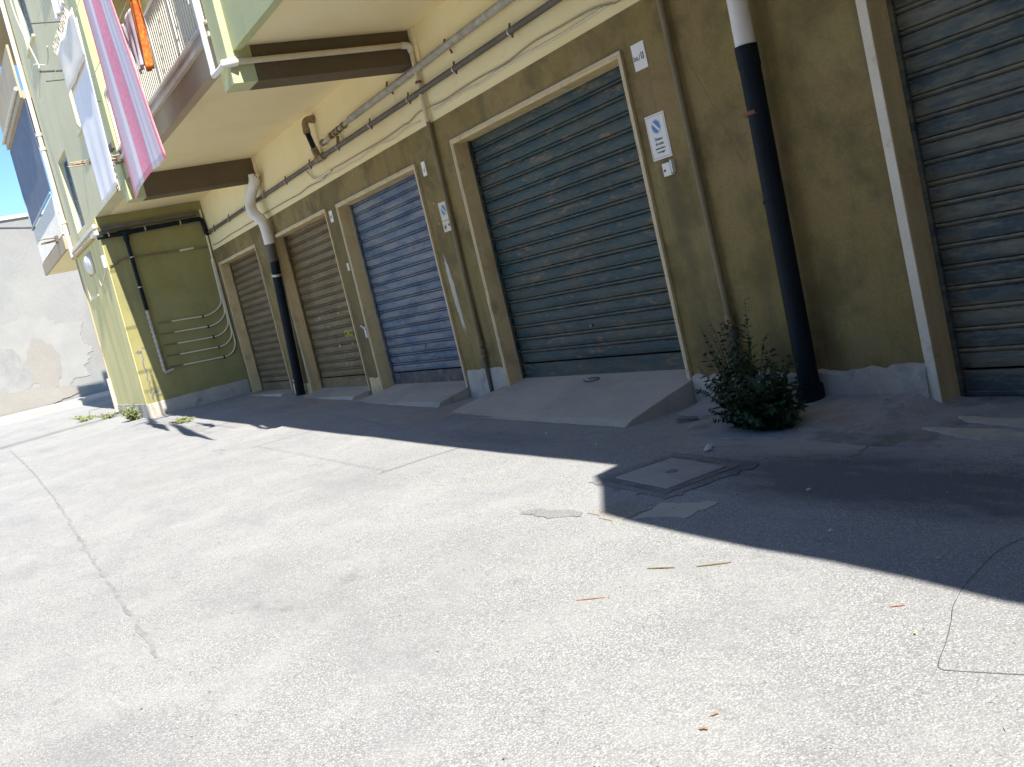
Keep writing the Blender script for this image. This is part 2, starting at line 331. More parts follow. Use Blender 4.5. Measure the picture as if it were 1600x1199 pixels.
# thin strips following the ground
def strip(name, path, w, m, lift=.004, jit=.35, kind='structure', step=.12, seed=1, label=None):
    rnd = random.Random(seed); P = [Vector((*p, 0)) for p in path]; L_, R_ = [], []
    for a, b in zip(P, P[1:]):
        n = max(2, int((b-a).length/step)); d = (b-a).normalized(); q = Vector((-d.y, d.x, 0))
        for i in range(n):
            c = a+(b-a)*i/n + q*w*rnd.uniform(-1, 1)*jit*.8
            h = w*(.5+rnd.uniform(-jit, jit)*.5)
            L_.append(c+q*h); R_.append(c-q*h)
    v = []
    for a, b in zip(L_, R_): v += [(a.x, a.y, gz(a.x, a.y)+lift), (b.x, b.y, gz(b.x, b.y)+lift)]
    f = [(2*i, 2*i+1, 2*i+3, 2*i+2) for i in range(len(L_)-1)]
    return tag(MB().idx(v, f).build(name, m), kind=kind, label=label)
strip('pavement_joint', [(-23.9, 1.0), (-18.5, .98), (-13.7, .9), (-8.9, .74), (-6.5, .67), (-5.6, .65)], .024, m_faint, seed=3, jit=.7)
strip('gutter', [(-25.6, -6), (-25.6, -1), (-25.4, .9), (-25.9, 2.4), (-26.2, 3.9)], .62, m_cem2, jit=.06, seed=4, lift=.005)
strip('asphalt_crack', [(-4.72, 5.55), (-4.78, 5.3), (-4.86, 5.1)], .010, m_joint, jit=.5, seed=9, step=.05, lift=.034)
def blob(name, pts, m, lift=.006, rag=.03, kind='structure', sub=10, seed=1, parent=None):
    """flat ragged patch lying on the ground, given by its outline"""
    rnd = random.Random(seed); P = [Vector((*p, 0)) for p in pts]; out = []
    for i, a in enumerate(P):
        b = P[(i+1) % len(P)]
        n = max(2, min(60, int((b-a).length/.06)))
        for k in range(n):
            c = a+(b-a)*k/n
            c += Vector((rnd.uniform(-1, 1), rnd.uniform(-1, 1), 0))*rag
            out.append(c)
    n = len(out)
    top = [(c.x, c.y, gz(c.x, c.y)+lift) for c in out]; bot = [(c.x, c.y, gz(c.x, c.y)-.01) for c in out]
    cen = sum(out, Vector())/n
    v = top+bot+[(cen.x, cen.y, gz(cen.x, cen.y)+lift)]
    f = [(i, (i+1) % n, 2*n) for i in range(n)] + [(i, i+n, (i+1) % n+n, (i+1) % n) for i in range(n)]
    return tag(MB().idx(v, f).build(name, m, parent), kind=kind)
m_old = ground_mat('old_cement', False, (.78, .77, .78))
m_yelc = ground_mat('worn_yellow_cement', False, (1.0, .96, .86))
blob('cement_patch', [(-5.85, 3.08), (-5.5, 3.10), (-5.30, 3.20), (-5.32, 3.28), (-5.55, 3.24), (-5.80, 3.18)], m_old, rag=.02, seed=2)
blob('cement_patch', [(-5.30, 3.25), (-4.95, 3.22), (-4.9, 3.48), (-5.25, 3.50)], m_yelc, rag=.03, seed=5, lift=.005)
blob('cement_patch', [(-4.9, 3.30), (-4.55, 3.45), (-4.6, 3.75), (-4.95, 3.6)], m_cem, rag=.03, seed=6, lift=.005)
#('cement_patch', [(-26.2, 4.0), (-22.6, 3.5), (-20.2, 3.4), (-21.6, 2.8), (-25.8, 2.9)], m_yelc, rag=.06, seed=14, lift=.005)
m_screed = ground_mat('old_screed', True, (.93, .90, .86))
m_stain = ground_mat('damp_stained_cement', False, (.55, .57, .58))
m_green = ground_mat('mossy_cement', True, (.55, .60, .50))
blob('cement_patch', [(-22.0, 5.85), (-20.5, 4.9), (-17.5, 4.75), (-15.2, 4.85), (-12.6, 4.72), (-11.2, 4.55), (-10.6, 4.95), (-11.0, 5.88)], m_screed, rag=.05, seed=51, lift=.003)
blob('cement_patch', [(-6.9, 5.3), (-6.4, 4.75), (-5.9, 4.62), (-5.4, 4.78), (-5.0, 4.6), (-4.4, 4.75), (-4.5, 5.1), (-6, 5.4)], m_screed, rag=.04, seed=52, lift=.004)
# far pavement beyond the gutter up to the stucco wall
def fp(x, y): return gz0(x)+.09
xs2, ys2 = frange(-39.9, -35.5, 1.1), frange(-20, 9, 2.0)
o = sheet('pavement', xs2, ys2, fp, m_pave)
tag(o, kind='structure')
tag(MB().box(-35.5, -35.36, -20, 9, .35, .668).build('kerb', m_cem), kind='structure')

# ------------------------------------------------------------------ building
B = empty('apartment_building', (-12, 5.9, 0), 'olive green and cream apartment block with five roller shutter garages under its overhang', 'building')
YW = 5.9
doors = [(-22.03, -19.25, .26, 3.155), (-18.03, -15.20, .25, 3.13), (-14.61, -11.76, .24, 3.105), (-10.59, -7.26, .22, 3.155), (-4.58, -1.25, -.07, 3.15)]
def wall_holes(x0, x1, z0, z1, holes, y0, y1):
    xs = sorted({x0, x1, *[h[0] for h in holes], *[h[1] for h in holes]}); zs = sorted({z0, z1, *[h[2] for h in holes], *[h[3] for h in holes]})
    mb = MB(); nx, nz_ = len(xs)-1, len(zs)-1
    solid = [[not any(h[0] <= (xs[i]+xs[i+1])/2 <= h[1] and h[2] <= (zs[j]+zs[j+1])/2 <= h[3] for h in holes) for j in range(nz_)] for i in range(nx)]
    for i in range(nx):
        for j in range(nz_):
            if not solid[i][j]: continue
            a, b, c, d = xs[i], xs[i+1], zs[j], zs[j+1]
            mb.face([(a, y0, c), (b, y0, c), (b, y0, d), (a, y0, d)]); mb.face([(a, y1, c), (a, y1, d), (b, y1, d), (b, y1, c)])
            if i == 0 or not solid[i-1][j]: mb.face([(a, y0, c), (a, y0, d), (a, y1, d), (a, y1, c)])
            if i == nx-1 or not solid[i+1][j]: mb.face([(b, y0, c), (b, y1, c), (b, y1, d), (b, y0, d)])
            if j == 0 or not solid[i][j-1]: mb.face([(a, y0, c), (a, y1, c), (b, y1, c), (b, y0, c)])
            if j == nz_-1 or not solid[i][j+1]: mb.face([(a, y0, d), (b, y0, d), (b, y1, d), (a, y1, d)])
    return mb
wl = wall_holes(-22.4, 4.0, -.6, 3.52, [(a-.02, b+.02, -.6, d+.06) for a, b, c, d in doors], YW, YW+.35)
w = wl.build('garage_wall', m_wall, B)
MB().box(-22.4, 4.0, YW+.004, YW+.35, 3.52, 4.65).build('cream_band', m_creamw, B)
# soffit slab and first floor slab
MB().prism([(-22.4, 3.984), (-18.525, 3.984), (-18.525, 3.80), (4.0, 3.80), (4.0, 6.6), (-22.4, 6.6)], 4.65, 4.88, 'z').build('soffit', m_cream, B)
# garages' closed back so no light leaks
MB().box(-26.4, 4.3, 6.6, 6.8, -.6, 11).build('rear_wall', m_wall, B)
# pier
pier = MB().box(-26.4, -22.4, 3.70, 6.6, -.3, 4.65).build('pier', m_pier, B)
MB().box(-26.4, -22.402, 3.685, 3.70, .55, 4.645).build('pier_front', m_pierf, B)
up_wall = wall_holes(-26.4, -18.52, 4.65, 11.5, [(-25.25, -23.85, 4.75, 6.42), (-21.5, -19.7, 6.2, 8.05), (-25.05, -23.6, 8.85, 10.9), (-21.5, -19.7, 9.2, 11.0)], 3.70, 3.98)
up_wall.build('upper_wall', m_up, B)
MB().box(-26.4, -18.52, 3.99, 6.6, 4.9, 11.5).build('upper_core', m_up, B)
for (a, b, c, d) in [(-25.25, -23.85, 4.75, 6.42), (-21.5, -19.7, 6.2, 8.05), (-25.05, -23.6, 8.85, 10.9), (-21.5, -19.7, 9.2, 11.0)]:
    wn = MB(); wn.box(a, b, 3.84, 3.88, c, d)
    wo_ = wn.build('window', m_glass, B)
    fr = MB(); mid = (a+b)/2
    for xx in (a+.03, mid, b-.03): fr.box(xx-.03, xx+.03, 3.80, 3.84, c, d)
    for zz in (c+.03, d-.03): fr.box(a, b, 3.802, 3.838, zz-.03, zz+.03)
    fr.build('window_frame', m_frame, wo_)
    lv = MB(); z = c+.1
    while z < d-.06: lv.box(a+.06, b-.06, 3.82, 3.845, z, z+.03); z += .055
    lv.build('louvre', m_glass, wo_)
    if c > 6: MB().box(a-.06, b+.06, 3.64, 3.72, c-.05, c).build('window_sill', m_up, wo_)
# right end return and upper volumes
MB().box(4.0, 4.35, 3.7, 6.6, -.8, 11).build('pier', m_pier, B)
MB().box(-18.52, 4.0, 4.75, 5.05, 4.885, 11.5).build('upper_wall', m_creamw, B)
MB().box(-18.52, 4.3, 3.72, 6.6, 7.9, 8.1).build('upper_slab', m_cream, B)
MB().box(-26.4, 4.3, 3.72, 6.8, 11.5, 11.7).build('roof', m_cream, B)
# beams + pilasters under the overhang
for (xa, xb) in ((-11.45, -11.06), (-18.50, -18.10)):
    MB().box(xa, xb, 3.90, YW-.004, 4.25, 4.647).build('beam', m_beam, B)
    MB().box(xa, xb, 3.62, 3.90, 4.25, 11.4).build('pilaster', m_par, B)
    MB().box(xb, xb+.16, YW-.02, YW+.02, 4.22, 4.647).build('beam_pad', m_cream, B)
# green parapet right of the first pilaster
MB().box(-11.06, 4.3, 3.70, 3.80, 4.60, 5.75).build('parapet', m_par, B)
MB().prism([(-2.2, 3.695), (-2.12, 3.42), (-1.78, 3.24), (-1.24, 2.86), (-.6, 2.83), (0, 2.82), (.5, 2.84), (.95, 2.83), (1.4, 2.79), (1.9, 2.80), (2.4, 2.85), (3, 2.78), (4.3, 2.78), (4.3, 3.695)], 4.65, 4.85, 'z').build('balcony_slab', m_slab, B)
# balcony between the pilasters
bal = MB().box(-18.10, -11.45, 3.66, 3.795, 4.60, 4.90).build('balcony_slab', m_slab, B)
MB().box(-18.10, -11.45, 3.60, 3.80, 4.905, 4.955).build('stone_ledge', m_ledge, bal)
MB().box(-18.10, -11.45, 3.645, 3.80, 4.955, 5.05).build('kerb_course', m_ledge, bal)
MB().box(-18.10, -11.45, 3.61, 3.82, 5.05, 5.085).build('stone_ledge', m_ledge, bal)
rl = MB(); x = -18.0
rnd = random.Random(3); k = 0
while x < -11.5:
    post = k % 12 == 0
    rl.tube([(x, 3.68, 5.085), (x, 3.68, 6.05)], .022 if post else .013, 6); x += .105; k += 1
rl.box(-18.1, -11.45, 3.66, 3.70, 6.05, 6.09); rl.box(-18.1, -11.45, 3.665, 3.695, 5.14, 5.165)
rl.build('railing', m_white, bal)
rb = MB(); x = -17.6
while x < -11.6:
    rb.box(x, x+.05, 3.69, 3.73, 5.088, 5.20); x += .63
rb.each('rusty_foot', m_rust, bal)
MB().box(-11.62, -11.56, 3.58, 3.66, 4.93, 6.1).build('corner_post', m_white, bal)
# left wing set back beyond the pier, with its own balconies
MB().box(-32.0, -26.4, 4.45, 6.6, -.3, 11.5).build('side_wing_wall', m_up, B)
YB = 3.56
b2 = MB().box(-32.2, -26.62, YB+.04, 4.45, 4.60, 4.64).build('balcony_slab', m_cream, B)
MB().box(-32.22, -26.6, YB-.02, YB+.04, 4.60, 4.93).build('slab_edge', m_slab, b2)
MB().box(-32.2, -26.62, YB+.042, 4.45, 4.645, 4.92).build('balcony_floor', m_slab, b2)
pl = MB(); x = -32.2
while x < -26.7: pl.box(x, x+.085, YB, YB+.025, 4.98, 5.92); x += .11
pl.box(-32.2, -26.6, YB+.03, YB+.06, 5.90, 5.96); pl.box(-32.2, -26.6, YB+.03, YB+.06, 4.99, 5.03)
pl.build('railing', m_white, b2)
b3 = MB().box(-32.2, -26.6, YB-.02, 4.45, 8.30, 8.5).build('balcony_slab', m_slab, B)
MB().box(-32.22, -26.6, YB-.08, YB-.025, 8.33, 9.6).build('front_panel', m_slab, b3)
MB().tube([(-32.3, YB-.12, 8.55), (-26.6, YB-.12, 8.55)], .05).build('handrail', m_ledge, b3)
MB().box(-32.2, -26.6, YB-.05, 4.45, 10.7, 10.9).build('balcony_slab', m_slab, B)
MB().box(-32.2, -26.6, YB, YB+.015, 6.0, 8.295).build('screen', m_screen, b2)
MB().box(-32.26, -32.2, YB-.02, YB+.04, 5.95, 8.29).build('screen_post', m_frame, b2)
MB().box(-32.2, -26.6, YB-.04, YB-.002, 5.97, 6.03).build('screen_rail', m_frame, b2)
o = MB().tube([(-32.1, YB+.1, 6.0), (-32.9, 2.6, 6.3)], .03, 6).build('laundry_pole', m_wire)
tag(o, 'dark laundry pole with pale tip sticking out into the blue sky from the left balcony', 'pole')

# roller shutters with their stone surrounds
def shutter_mesh(x0, x1, z0, z1, pitch, y):
    prof = [(0, .016), (.025, .004), (.07, -.008), (.30, -.014), (.55, -.014), (.72, -.008), (.765, .010), (.785, .016), (.81, -.002), (.86, -.014), (.93, -.014), (.98, -.004), (1.0, .016)]
    mb = MB(); n = int((z1-z0)/pitch)+1; rnd = random.Random(int(x0*100)); cols = frange(x0, x1, .35)
    rows = []
    for k in range(n):
        jy = rnd.uniform(-.002, .002)
        for t, dy in prof[:-1]: rows.append((z0+(k+t)*pitch, y+dy+jy))
    v = []; nx = len(cols)
    sag = [rnd.uniform(-.0035, .0035) for _ in cols]
    for (z, yy) in rows:
        for i, x in enumerate(cols): v.append((x, yy+sag[i], z))
    f = [(j*nx+i, j*nx+i+1, (j+1)*nx+i+1, (j+1)*nx+i) for j in range(len(rows)-1) for i in range(nx-1)]
    mb.idx(v, f)
    return mb
dm = [(m_sh_grey, 'weathered grey brown shutter', .140, m_sh_grey), (m_sh_brown, 'brown shutter with yellow chalk mark', .146, m_sh_brown), (m_sh_blue, 'faded blue shutter with rusty bottom rail', .140, m_rail), (m_sh_teal, 'wide dark teal shutter', .155, m_sh_teal), (m_sh_navy, 'peeling navy shutter at the right edge', .148, m_sh_navy)]
ystep = YW+.22
for (a, b, z0, z1), (m, lab, pt, mr) in zip(doors, dm):
    d = empty('garage_door', (0, 0, 0)); d.parent = B; d.location = (a+12, 0, z0); d['label'] = lab
    h = .19
    shutter_mesh(a+.005, b-.005, z0+h, z1-.002, pt, ystep).build('shutter_curtain', m, d)
    MB().box(a+.01, b-.01, ystep-.022, ystep+.015, z0+.012, z0+h-.012).box(a+.01, b-.01, ystep-.035, ystep-.005, z0+.0, z0+.03).build('bottom_rail', mr, d)
    fw = .052
    fe = .024 if a < -5 else .075; fw = .05 if a < -5 else .078; lh = .052
    MB().box(a-fw, a, YW-.026, ystep+.06, z0-.05, z1).build('jamb', m_stone, d)
    MB().box(b, b+fw, YW-.026, ystep+.06, z0-.05, z1).build('jamb', m_stone, d)
    MB().box(a-fw, b+fw, YW-.026, ystep+.06, z1, z1+lh).build('lintel', m_stone, d)
    # pale edge of the surround where the stone is cleaner
    fm = MB().prism([(a-fw-.004, z0-.05), (a-fw+fe, z0-.05), (a-fw+fe, z1+lh-.024), (b+fw-fe, z1+lh-.024), (b+fw-fe, z0-.05), (b+fw+.004, z0-.05), (b+fw+.004, z1+lh+.004), (a-fw-.004, z1+lh+.004)], YW-.032, YW-.0265)
    fm.build('front_edge', m_stonef if a > -5 else m_stoned, d)
    g = MB().box(a, a+.035, ystep-.05, ystep-.028, z0, z1).box(b-.035, b, ystep-.05, ystep-.028, z0, z1)
    g.each('guide_rail', mr if mr is not m_rail else m_sh_blue, d)
    lk = MB().tube([((a+b)/2, ystep-.035, z0+.55), ((a+b)/2, ystep-.012, z0+.55)], .018, 12)
    lk.build('lock', m_brass, d)
    # dark behind the curtain
MB().box(-22.3, 3.9, YW+.36, YW+.40, -.3, 3.5).build('garage_back', m_dark, B)
# skirting of cement
def ragged_skirt(x0, x1, zt, y, depth=.035, seed=1, wob=.02, bz=-.4):
    rnd = random.Random(seed); n = int((x1-x0)/.06); mb = MB(); v = []
    for i in range(n+1):
        x = x0+(x1-x0)*i/n; z = zt+wob*noise.noise(Vector((x*3, seed, 0)))+rnd.uniform(-.5, .5)*wob
        v += [(x, y, bz), (x, y-depth-.03, bz), (x, y-depth-.012*noise.noise(Vector((x*5, 2, seed))), z-.02), (x, y, z)]
    f = []
    for i in range(n):
        for k in range(3): f.append((4*i+k, 4*i+k+1, 4*i+k+5, 4*i+k+4))
    mb.idx(v, f); mb.idx([v[0], v[1], v[2], v[3]], [(0, 1, 2, 3)]); mb.idx(v[-4:], [(3, 2, 1, 0)])
    return mb
ragged_skirt(-7.16, -4.66, .21, YW, seed=2, depth=.05, wob=.03).build('skirting', m_skirt, B)
ragged_skirt(-11.68, -10.67, .42, YW, seed=3, depth=.012).build('skirting', m_skirt, B)
ragged_skirt(-15.12, -14.69, .42, YW, seed=4, depth=.012).build('skirting', m_stone, B)
ragged_skirt(-19.15, -18.12, .40, YW, seed=5, depth=.010).build('skirting', m_stone, B)
# pier skirting, side facing +X and front
sk = MB()
n = 30; v = []
for i in range(n+1):
    y = 3.68+(YW-3.68)*i/n; z = .60+.012*noise.noise(Vector((y*4, 1, 0)))
    v += [(-22.4, y, .0), (-22.365, y, .0), (-22.37, y, z-.015), (-22.4, y, z)]
f = []
for i in range(n):
    for k in range(3): f.append((4*i+k, 4*i+k+1, 4*i+k+5, 4*i+k+4))
sk.idx(v, f); sk.idx(v[:4], [(3, 2, 1, 0)])
sk.box(-26.42, -22.366, 3.665, 3.70, 0, .61)
sk.build('skirting', m_skirt, B)
# crack and spalls in the pier corner
cr = MB(); rnd = random.Random(9); px = -22.395; zz = .62; y = 3.86
pts = []
while zz < 1.75: pts.append((y+rnd.uniform(-.025, .025), zz)); zz += .05
for i in range(len(pts)-1):
    w0 = .012+.012*abs(noise.noise(Vector((i*.7, 0, 0)))); (y0, z0), (y1, z1) = pts[i], pts[i+1]
    cr.face([(px, y0-w0, z0), (px, y0+w0, z0), (px, y1+w0, z1), (px, y1-w0, z1)])
for (y0, z0, s_) in ((3.95, .82, .07), (4.02, .74, .06), (3.82, 1.72, .06), (3.93, 1.78, .05)):
    a = [(px, y0+s_*math.cos(t)*rnd.uniform(.5, 1.3), z0+s_*.6*math.sin(t)*rnd.uniform(.5, 1.3)) for t in [k*math.pi/5 for k in range(10)]]
    cr.face(a)
cr.build('crack', m_joint, B)
hc = MB(); rnd = random.Random(31)
for (x0, z0, x1, z1) in ((-6.4, 2.9, -6.0, 1.9), (-11.55, 3.2, -11.0, 3.34), (-5.35, 2.05, -4.75, 1.93), (-15.1, 1.5, -14.75, 1.1), (-6.95, 1.0, -6.6, .5)):
    n = 14; P = [(x0+(x1-x0)*k/n+rnd.uniform(-.012, .012), z0+(z1-z0)*k/n+rnd.uniform(-.02, .02)) for k in range(n+1)]
    for (a, b), (c, d) in zip(P, P[1:]):
        hc.prism([(a, b-.0022), (c, d-.0022), (c, d+.0022), (a, b+.0022)], YW-.0012, YW+.01)
    hc.build('hairline_crack', m_beam, B); hc = MB()
# bare plaster on the wall between blue and teal doors, holes
pp = []
for k in range(90):
    t = 2*math.pi*k/90; q = 1+.45*noise.noise(Vector((math.cos(t)*2.2, math.sin(t)*2.2, 4)))+.3*noise.noise(Vector((math.cos(t)*8, math.sin(t)*8, 9)))
    zz = 1.42+.50*math.sin(t)*q; pp.append((-11.50+.13*(1.42-zz)*.7+.055*math.cos(t)*q, zz))
MB().prism(pp, YW-.003, YW+.01).build('bare_plaster', m_plas, B)

# ------------------------------------------------------------------ ramps at the doors
def ramp(x0, x1, yb, yf, zt, zf, label, m, left_blend=0.0, seed=1):
    rnd = random.Random(seed)
    mb = MB(); nx, ny = 24, 12; v = []
    for j in range(ny+1):
        t = j/ny; y = yb+(yf-yb)*t
        for i in range(nx+1):
            s_ = i/nx; xa = x0-left_blend*t; x = xa+(x1-xa)*s_
            z = zt+(zf-zt)*t**1.05 + .006*noise.noise(Vector((x*2, y*2, seed)))
            if i == nx: x += .022*noise.noise(Vector((y*5, seed, 0)))+.012*noise.noise(Vector((y*19, seed, 0))); z -= .010
            if i == nx-1: z -= .003
            if j == ny: y2 = y+.05*noise.noise(Vector((x*3, 1, seed))); z = gz(x, y2)+.004
            else: y2 = y
            v.append((x, y2, z))
    f = [(j*(nx+1)+i, j*(nx+1)+i+1, (j+1)*(nx+1)+i+1, (j+1)*(nx+1)+i) for j in range(ny) for i in range(nx)]
    mb.idx(v, f)
    for col in (0, nx):
        tp = [v[j*(nx+1)+col] for j in range(ny+1)]; bt = [(p[0]+(.015 if col else -.015), p[1], gz0(p[0])-.03) for p in tp]
        mb.idx(tp+bt, [(j, j+1, j+1+ny+1, j+ny+1) for j in range(ny)])
    return tag(mb.build('concrete_ramp', m), label, 'ramp', 'concrete ramps at the garage doors')
ramp(-10.70, -7.18, ystep-.03, 5.02, .235, gz0(-9), 'wide steep concrete ramp in front of the dark teal shutter', m_cem, .35, 3)
ramp(-14.62, -11.70, ystep-.03, 5.38, .245, gz0(-13)+.02, 'low concrete ramp in front of the blue shutter', m_cem, .2, 4)
ramp(-18.03, -15.2, ystep-.03, 5.55, .25, gz0(-16.5)+.02, 'shallow concrete apron in front of the brown shutter', m_cem, 0, 5)
ramp(-22.0, -19.2, ystep-.03, 5.60, .265, gz0(-20.5)+.03, 'narrow concrete sill in front of the grey shutter beside the pier', m_cem, 0, 6)
# right-hand apron: sloping screed, broken at the edge
rnd = random.Random(21)
ap = MB(); nx, ny = 40, 10; v = []
for j in range(ny+1):
    t = j/ny
    for i in range(nx+1):
        x = -7.0+8.2*i/nx; yf = 4.95+.22*noise.noise(Vector((x*1.1, 0, 5)))+.05*noise.noise(Vector((x*6, 0, 2)))
        if x < -6.2: yf += (-6.2-x)*.5
        y = ystep-.03 if x > -4.6 else YW-.03
        y = y+(yf-y)*t
        top = .02 if x < -4.62 else -.075
        z = top+(gz(x, yf)+.012-top)*min(1, t*1.25)+.006*noise.noise(Vector((x*3, y*3, 1)))
        if j == ny: z = gz(x, yf)+.010
        v.append((x, y, z))
f = [(j*(nx+1)+i, j*(nx+1)+i+1, (j+1)*(nx+1)+i+1, (j+1)*(nx+1)+i) for j in range(ny) for i in range(nx)]
ap.idx(v, f)
e = [v[ny*(nx+1)+i] for i in range(nx+1)]; eb = [(a, b-.004, c-.05) for a, b, c in e]
ap.idx(e+eb, [(i, i+1, i+nx+2, i+nx+1) for i in range(nx)])
m_apron = mat('stained_apron_cement', [(.25, .25, .25), (.36, .345, .325), (.30, .29, .285)], scale=1.4, bump=.8, bscale=24, fine=.14, stains=[((.10, .12, .10), 1.5, .50, .64, .75), ((.27, .20, .16), 2.1, .55, .68, .5), ((.52, .50, .46), 4.5, .62, .70, .5), ((.08, .085, .09), 6, .64, .72, .6)])
tag(ap.build('cement_apron', m_apron), kind='structure')
for i, pts in enumerate([[(-4.25, 5.58), (-3.9, 5.55), (-3.3, 5.62), (-2.6, 5.6), (-2.6, 5.36), (-3.3, 5.34), (-3.75, 5.42), (-4.15, 5.48)], [(-4.35, 5.32), (-3.8, 5.34), (-3.45, 5.22), (-3.9, 5.16)]]):
    mb = MB(); P = []
    for a, b in zip(pts, pts[1:]+pts[:1]):
        for k in range(6):
            P.append((a[0]+(b[0]-a[0])*k/6+rnd.uniform(-.02, .02), a[1]+(b[1]-a[1])*k/6+rnd.uniform(-.012, .012)))
    def apz(x, y):
        t = (ystep-.03-y)/(ystep-.03-4.95); return -.075+(gz(x, 4.95)+.012+.075)*min(1, t*1.25)
    tag(MB().idx([(a, b, apz(a, b)+.014) for a, b in P]+[(a, b, apz(a, b)-.01) for a, b in P], [tuple(range(len(P)))]+[(k, (k+1) % len(P), (k+1) % len(P)+len(P), k+len(P)) for k in range(len(P))]).build('broken_screed', m_plas), kind='structure')

# ------------------------------------------------------------------ manhole
m_lid = ground_mat('pale_lid_cement', True, (1.02, 1.0, .97))
mh = empty('manhole_cover', (-5.4, 4.1, gz(-5.4, 4.1)), 'grey concrete inspection cover with a central hole set in the asphalt', 'manhole cover')
def quad_slab(c, z0, z1):
    return MB().idx([(x, y, gz(x, y)+z0) for x, y in c]+[(x, y, gz(x, y)+z1) for x, y in c], [(0, 1, 2, 3), (4, 5, 6, 7), (0, 1, 5, 4), (1, 2, 6, 5), (2, 3, 7, 6), (3, 0, 4, 7)])
c0 = [(-5.85, 3.80), (-5.08, 3.74), (-5.04, 4.36), (-5.80, 4.42)]
quad_slab(c0, -.03, .010).build('frame', m_joint, mh)
c1 = [(-5.78, 3.86), (-5.14, 3.81), (-5.11, 4.30), (-5.74, 4.35)]
quad_slab(c1, -.02, .020).build('lid', m_lid, mh, bevel=.006)
MB().tube([(-5.43, 4.09, gz(-5.4, 4.1)+.0), (-5.43, 4.09, gz(-5.4, 4.1)+.0235)], .045, 16).build('lifting_hole', m_joint, mh)
blob('cement_collar', [(-5.93, 3.74), (-4.98, 3.66), (-4.92, 4.44), (-5.88, 4.50)], m_old, lift=.006, rag=.035, seed=30)

# ------------------------------------------------------------------ far stucco wall
fw_ = empty('boundary_wall', (-40, 0, .6), 'tall rough pale grey stucco wall closing the far end of the street', 'wall')
MB().box(-40.4, -40, -30, 14, -.2, 7.55).build('stucco_face', m_stucco, fw_)
MB().box(-40.45, -39.93, -30, 14, 7.55, 7.68).build('coping', m_ledge, fw_)
rnd = random.Random(4)
def rblob(cy, cz, ry, rz, n=150, seed=1):
    out = []
    for k in range(n):
        t = 2*math.pi*k/n; q = 1+.30*noise.noise(Vector((math.cos(t)*1.3, math.sin(t)*1.3, seed*7.3)))+.16*noise.noise(Vector((math.cos(t)*4, math.sin(t)*4, seed*3.1)))+.09*noise.noise(Vector((math.cos(t)*13, math.sin(t)*13, seed)))
        out.append((cy+ry*math.cos(t)*q, cz+rz*math.sin(t)*q))
    return out
m_render1 = mat('bare_pink_render', [(.27, .25, .215), (.31, .28, .24)], scale=1.3, bump=.7, bscale=12, fine=.05)
m_render2 = mat('bare_grey_render', [(.235, .233, .22), (.32, .31, .285)], scale=1.6, bump=.8, bscale=10, fine=.06)
m_render3 = mat('pale_new_render', [(.285, .275, .25), (.335, .322, .292)], scale=1.3, bump=.6, bscale=14)
MB().prism(rblob(2.7, 2.5, 2.6, 1.35, seed=6), -39.998, -39.985, 'x').build('render_patch', m_render3, fw_)
MB().prism(rblob(3.5, 2.2, .6, .85, seed=2), -39.984, -39.975, 'x').build('render_patch', m_render1, fw_)
MB().prism(rblob(2.1, 2.1, 1.0, .95, seed=3), -39.983, -39.972, 'x').build('render_patch', m_render2, fw_)
MB().prism(rblob(2.3, 1.1, 2.8, .38, seed=5), -39.971, -39.966, 'x').build('render_patch', m_render1, fw_)
MB().prism(rblob(-5, 2.3, 4, 1.2, seed=7), -39.984, -39.975, 'x').build('render_patch', m_render3, fw_)

# ------------------------------------------------------------------ pipes
def clamp(mb, p, axis, r, foot=.03):
    axis = Vector(axis).normalized(); p = Vector(p)
    mb.tube([p-axis*.012, p+axis*.012], r*1.22, 12)
yp = YW-.06
bp = empty('gas_pipe', (-15, yp, 3.9), 'long grey brown pipe clamped along the cream band above the garages', 'pipe')
path = [(-22.28, yp, 3.90), (-15.4, yp, 3.90), (-11, yp, 3.90), (-2, yp, 3.93), (3.9, yp, 3.95)]
MB().tube(path, .036, 12).build('pipe_run', m_brownpipe, bp)
x = -21.6
while x < 3:
    c = MB(); clamp(c, (x, yp, 3.90), (1, 0, 0), .036); c.build('clamp', m_zinc, bp)
    MB().tube([(x, yp, 3.935), (x, yp+.01, 3.985)], .012, 8).tube([(x+.02, yp, 3.865), (x+.02, yp, 3.835)], .012, 8).each('clamp_screw', m_rust, bp)
    x += 1.28
tp = empty('drain_elbow_pipe', (-14.75, 5.8, 4.5), 'black vertical pipe with a corroded elbow leaving the cream wall above the blue shutter', 'pipe')
ex = -14.72
MB().tube([(ex, 5.93, 4.50), (ex, 5.85, 4.50)], .062, 14).tube(smooth_path([(ex, 5.88, 4.50), (ex-.02, 5.79, 4.50), (ex-.03, 5.75, 4.44), (ex-.03, 5.75, 4.36)]), .052, 12).tube([(ex-.03, 5.75, 4.38), (ex-.03, 5.75, 4.30)], .058, 12).build('elbow', m_brass, tp)
MB().tube([(ex-.03, 5.75, 4.32), (ex-.02, 5.80, 4.03)], .042, 12).build('pipe_run', m_black, tp)
MB().tube([(ex-.02, 5.79, 4.07), (ex-.02, 5.82, 3.93)], .055, 12).tube([(ex-.15, yp, 3.90), (ex+.17, yp, 3.90)], .055, 12).build('tee_joint', m_brass, tp)
gp = empty('corrugated_duct', (-10, 5.84, 4.15), 'grey corrugated flexible duct running along the cream wall under the soffit', 'duct')
pts = []; rr = []
x = -13.3; i = 0
while x < 3.9:
    pts.append((x, YW-.055, 4.13+.008*math.sin(x*1.3)+min(.06, (x+13.3)*.02))); rr.append(.050 if i % 2 else .041); x += .035; i += 1
MB().tube(pts, rr, 10).build('duct_run', m_lead, gp)
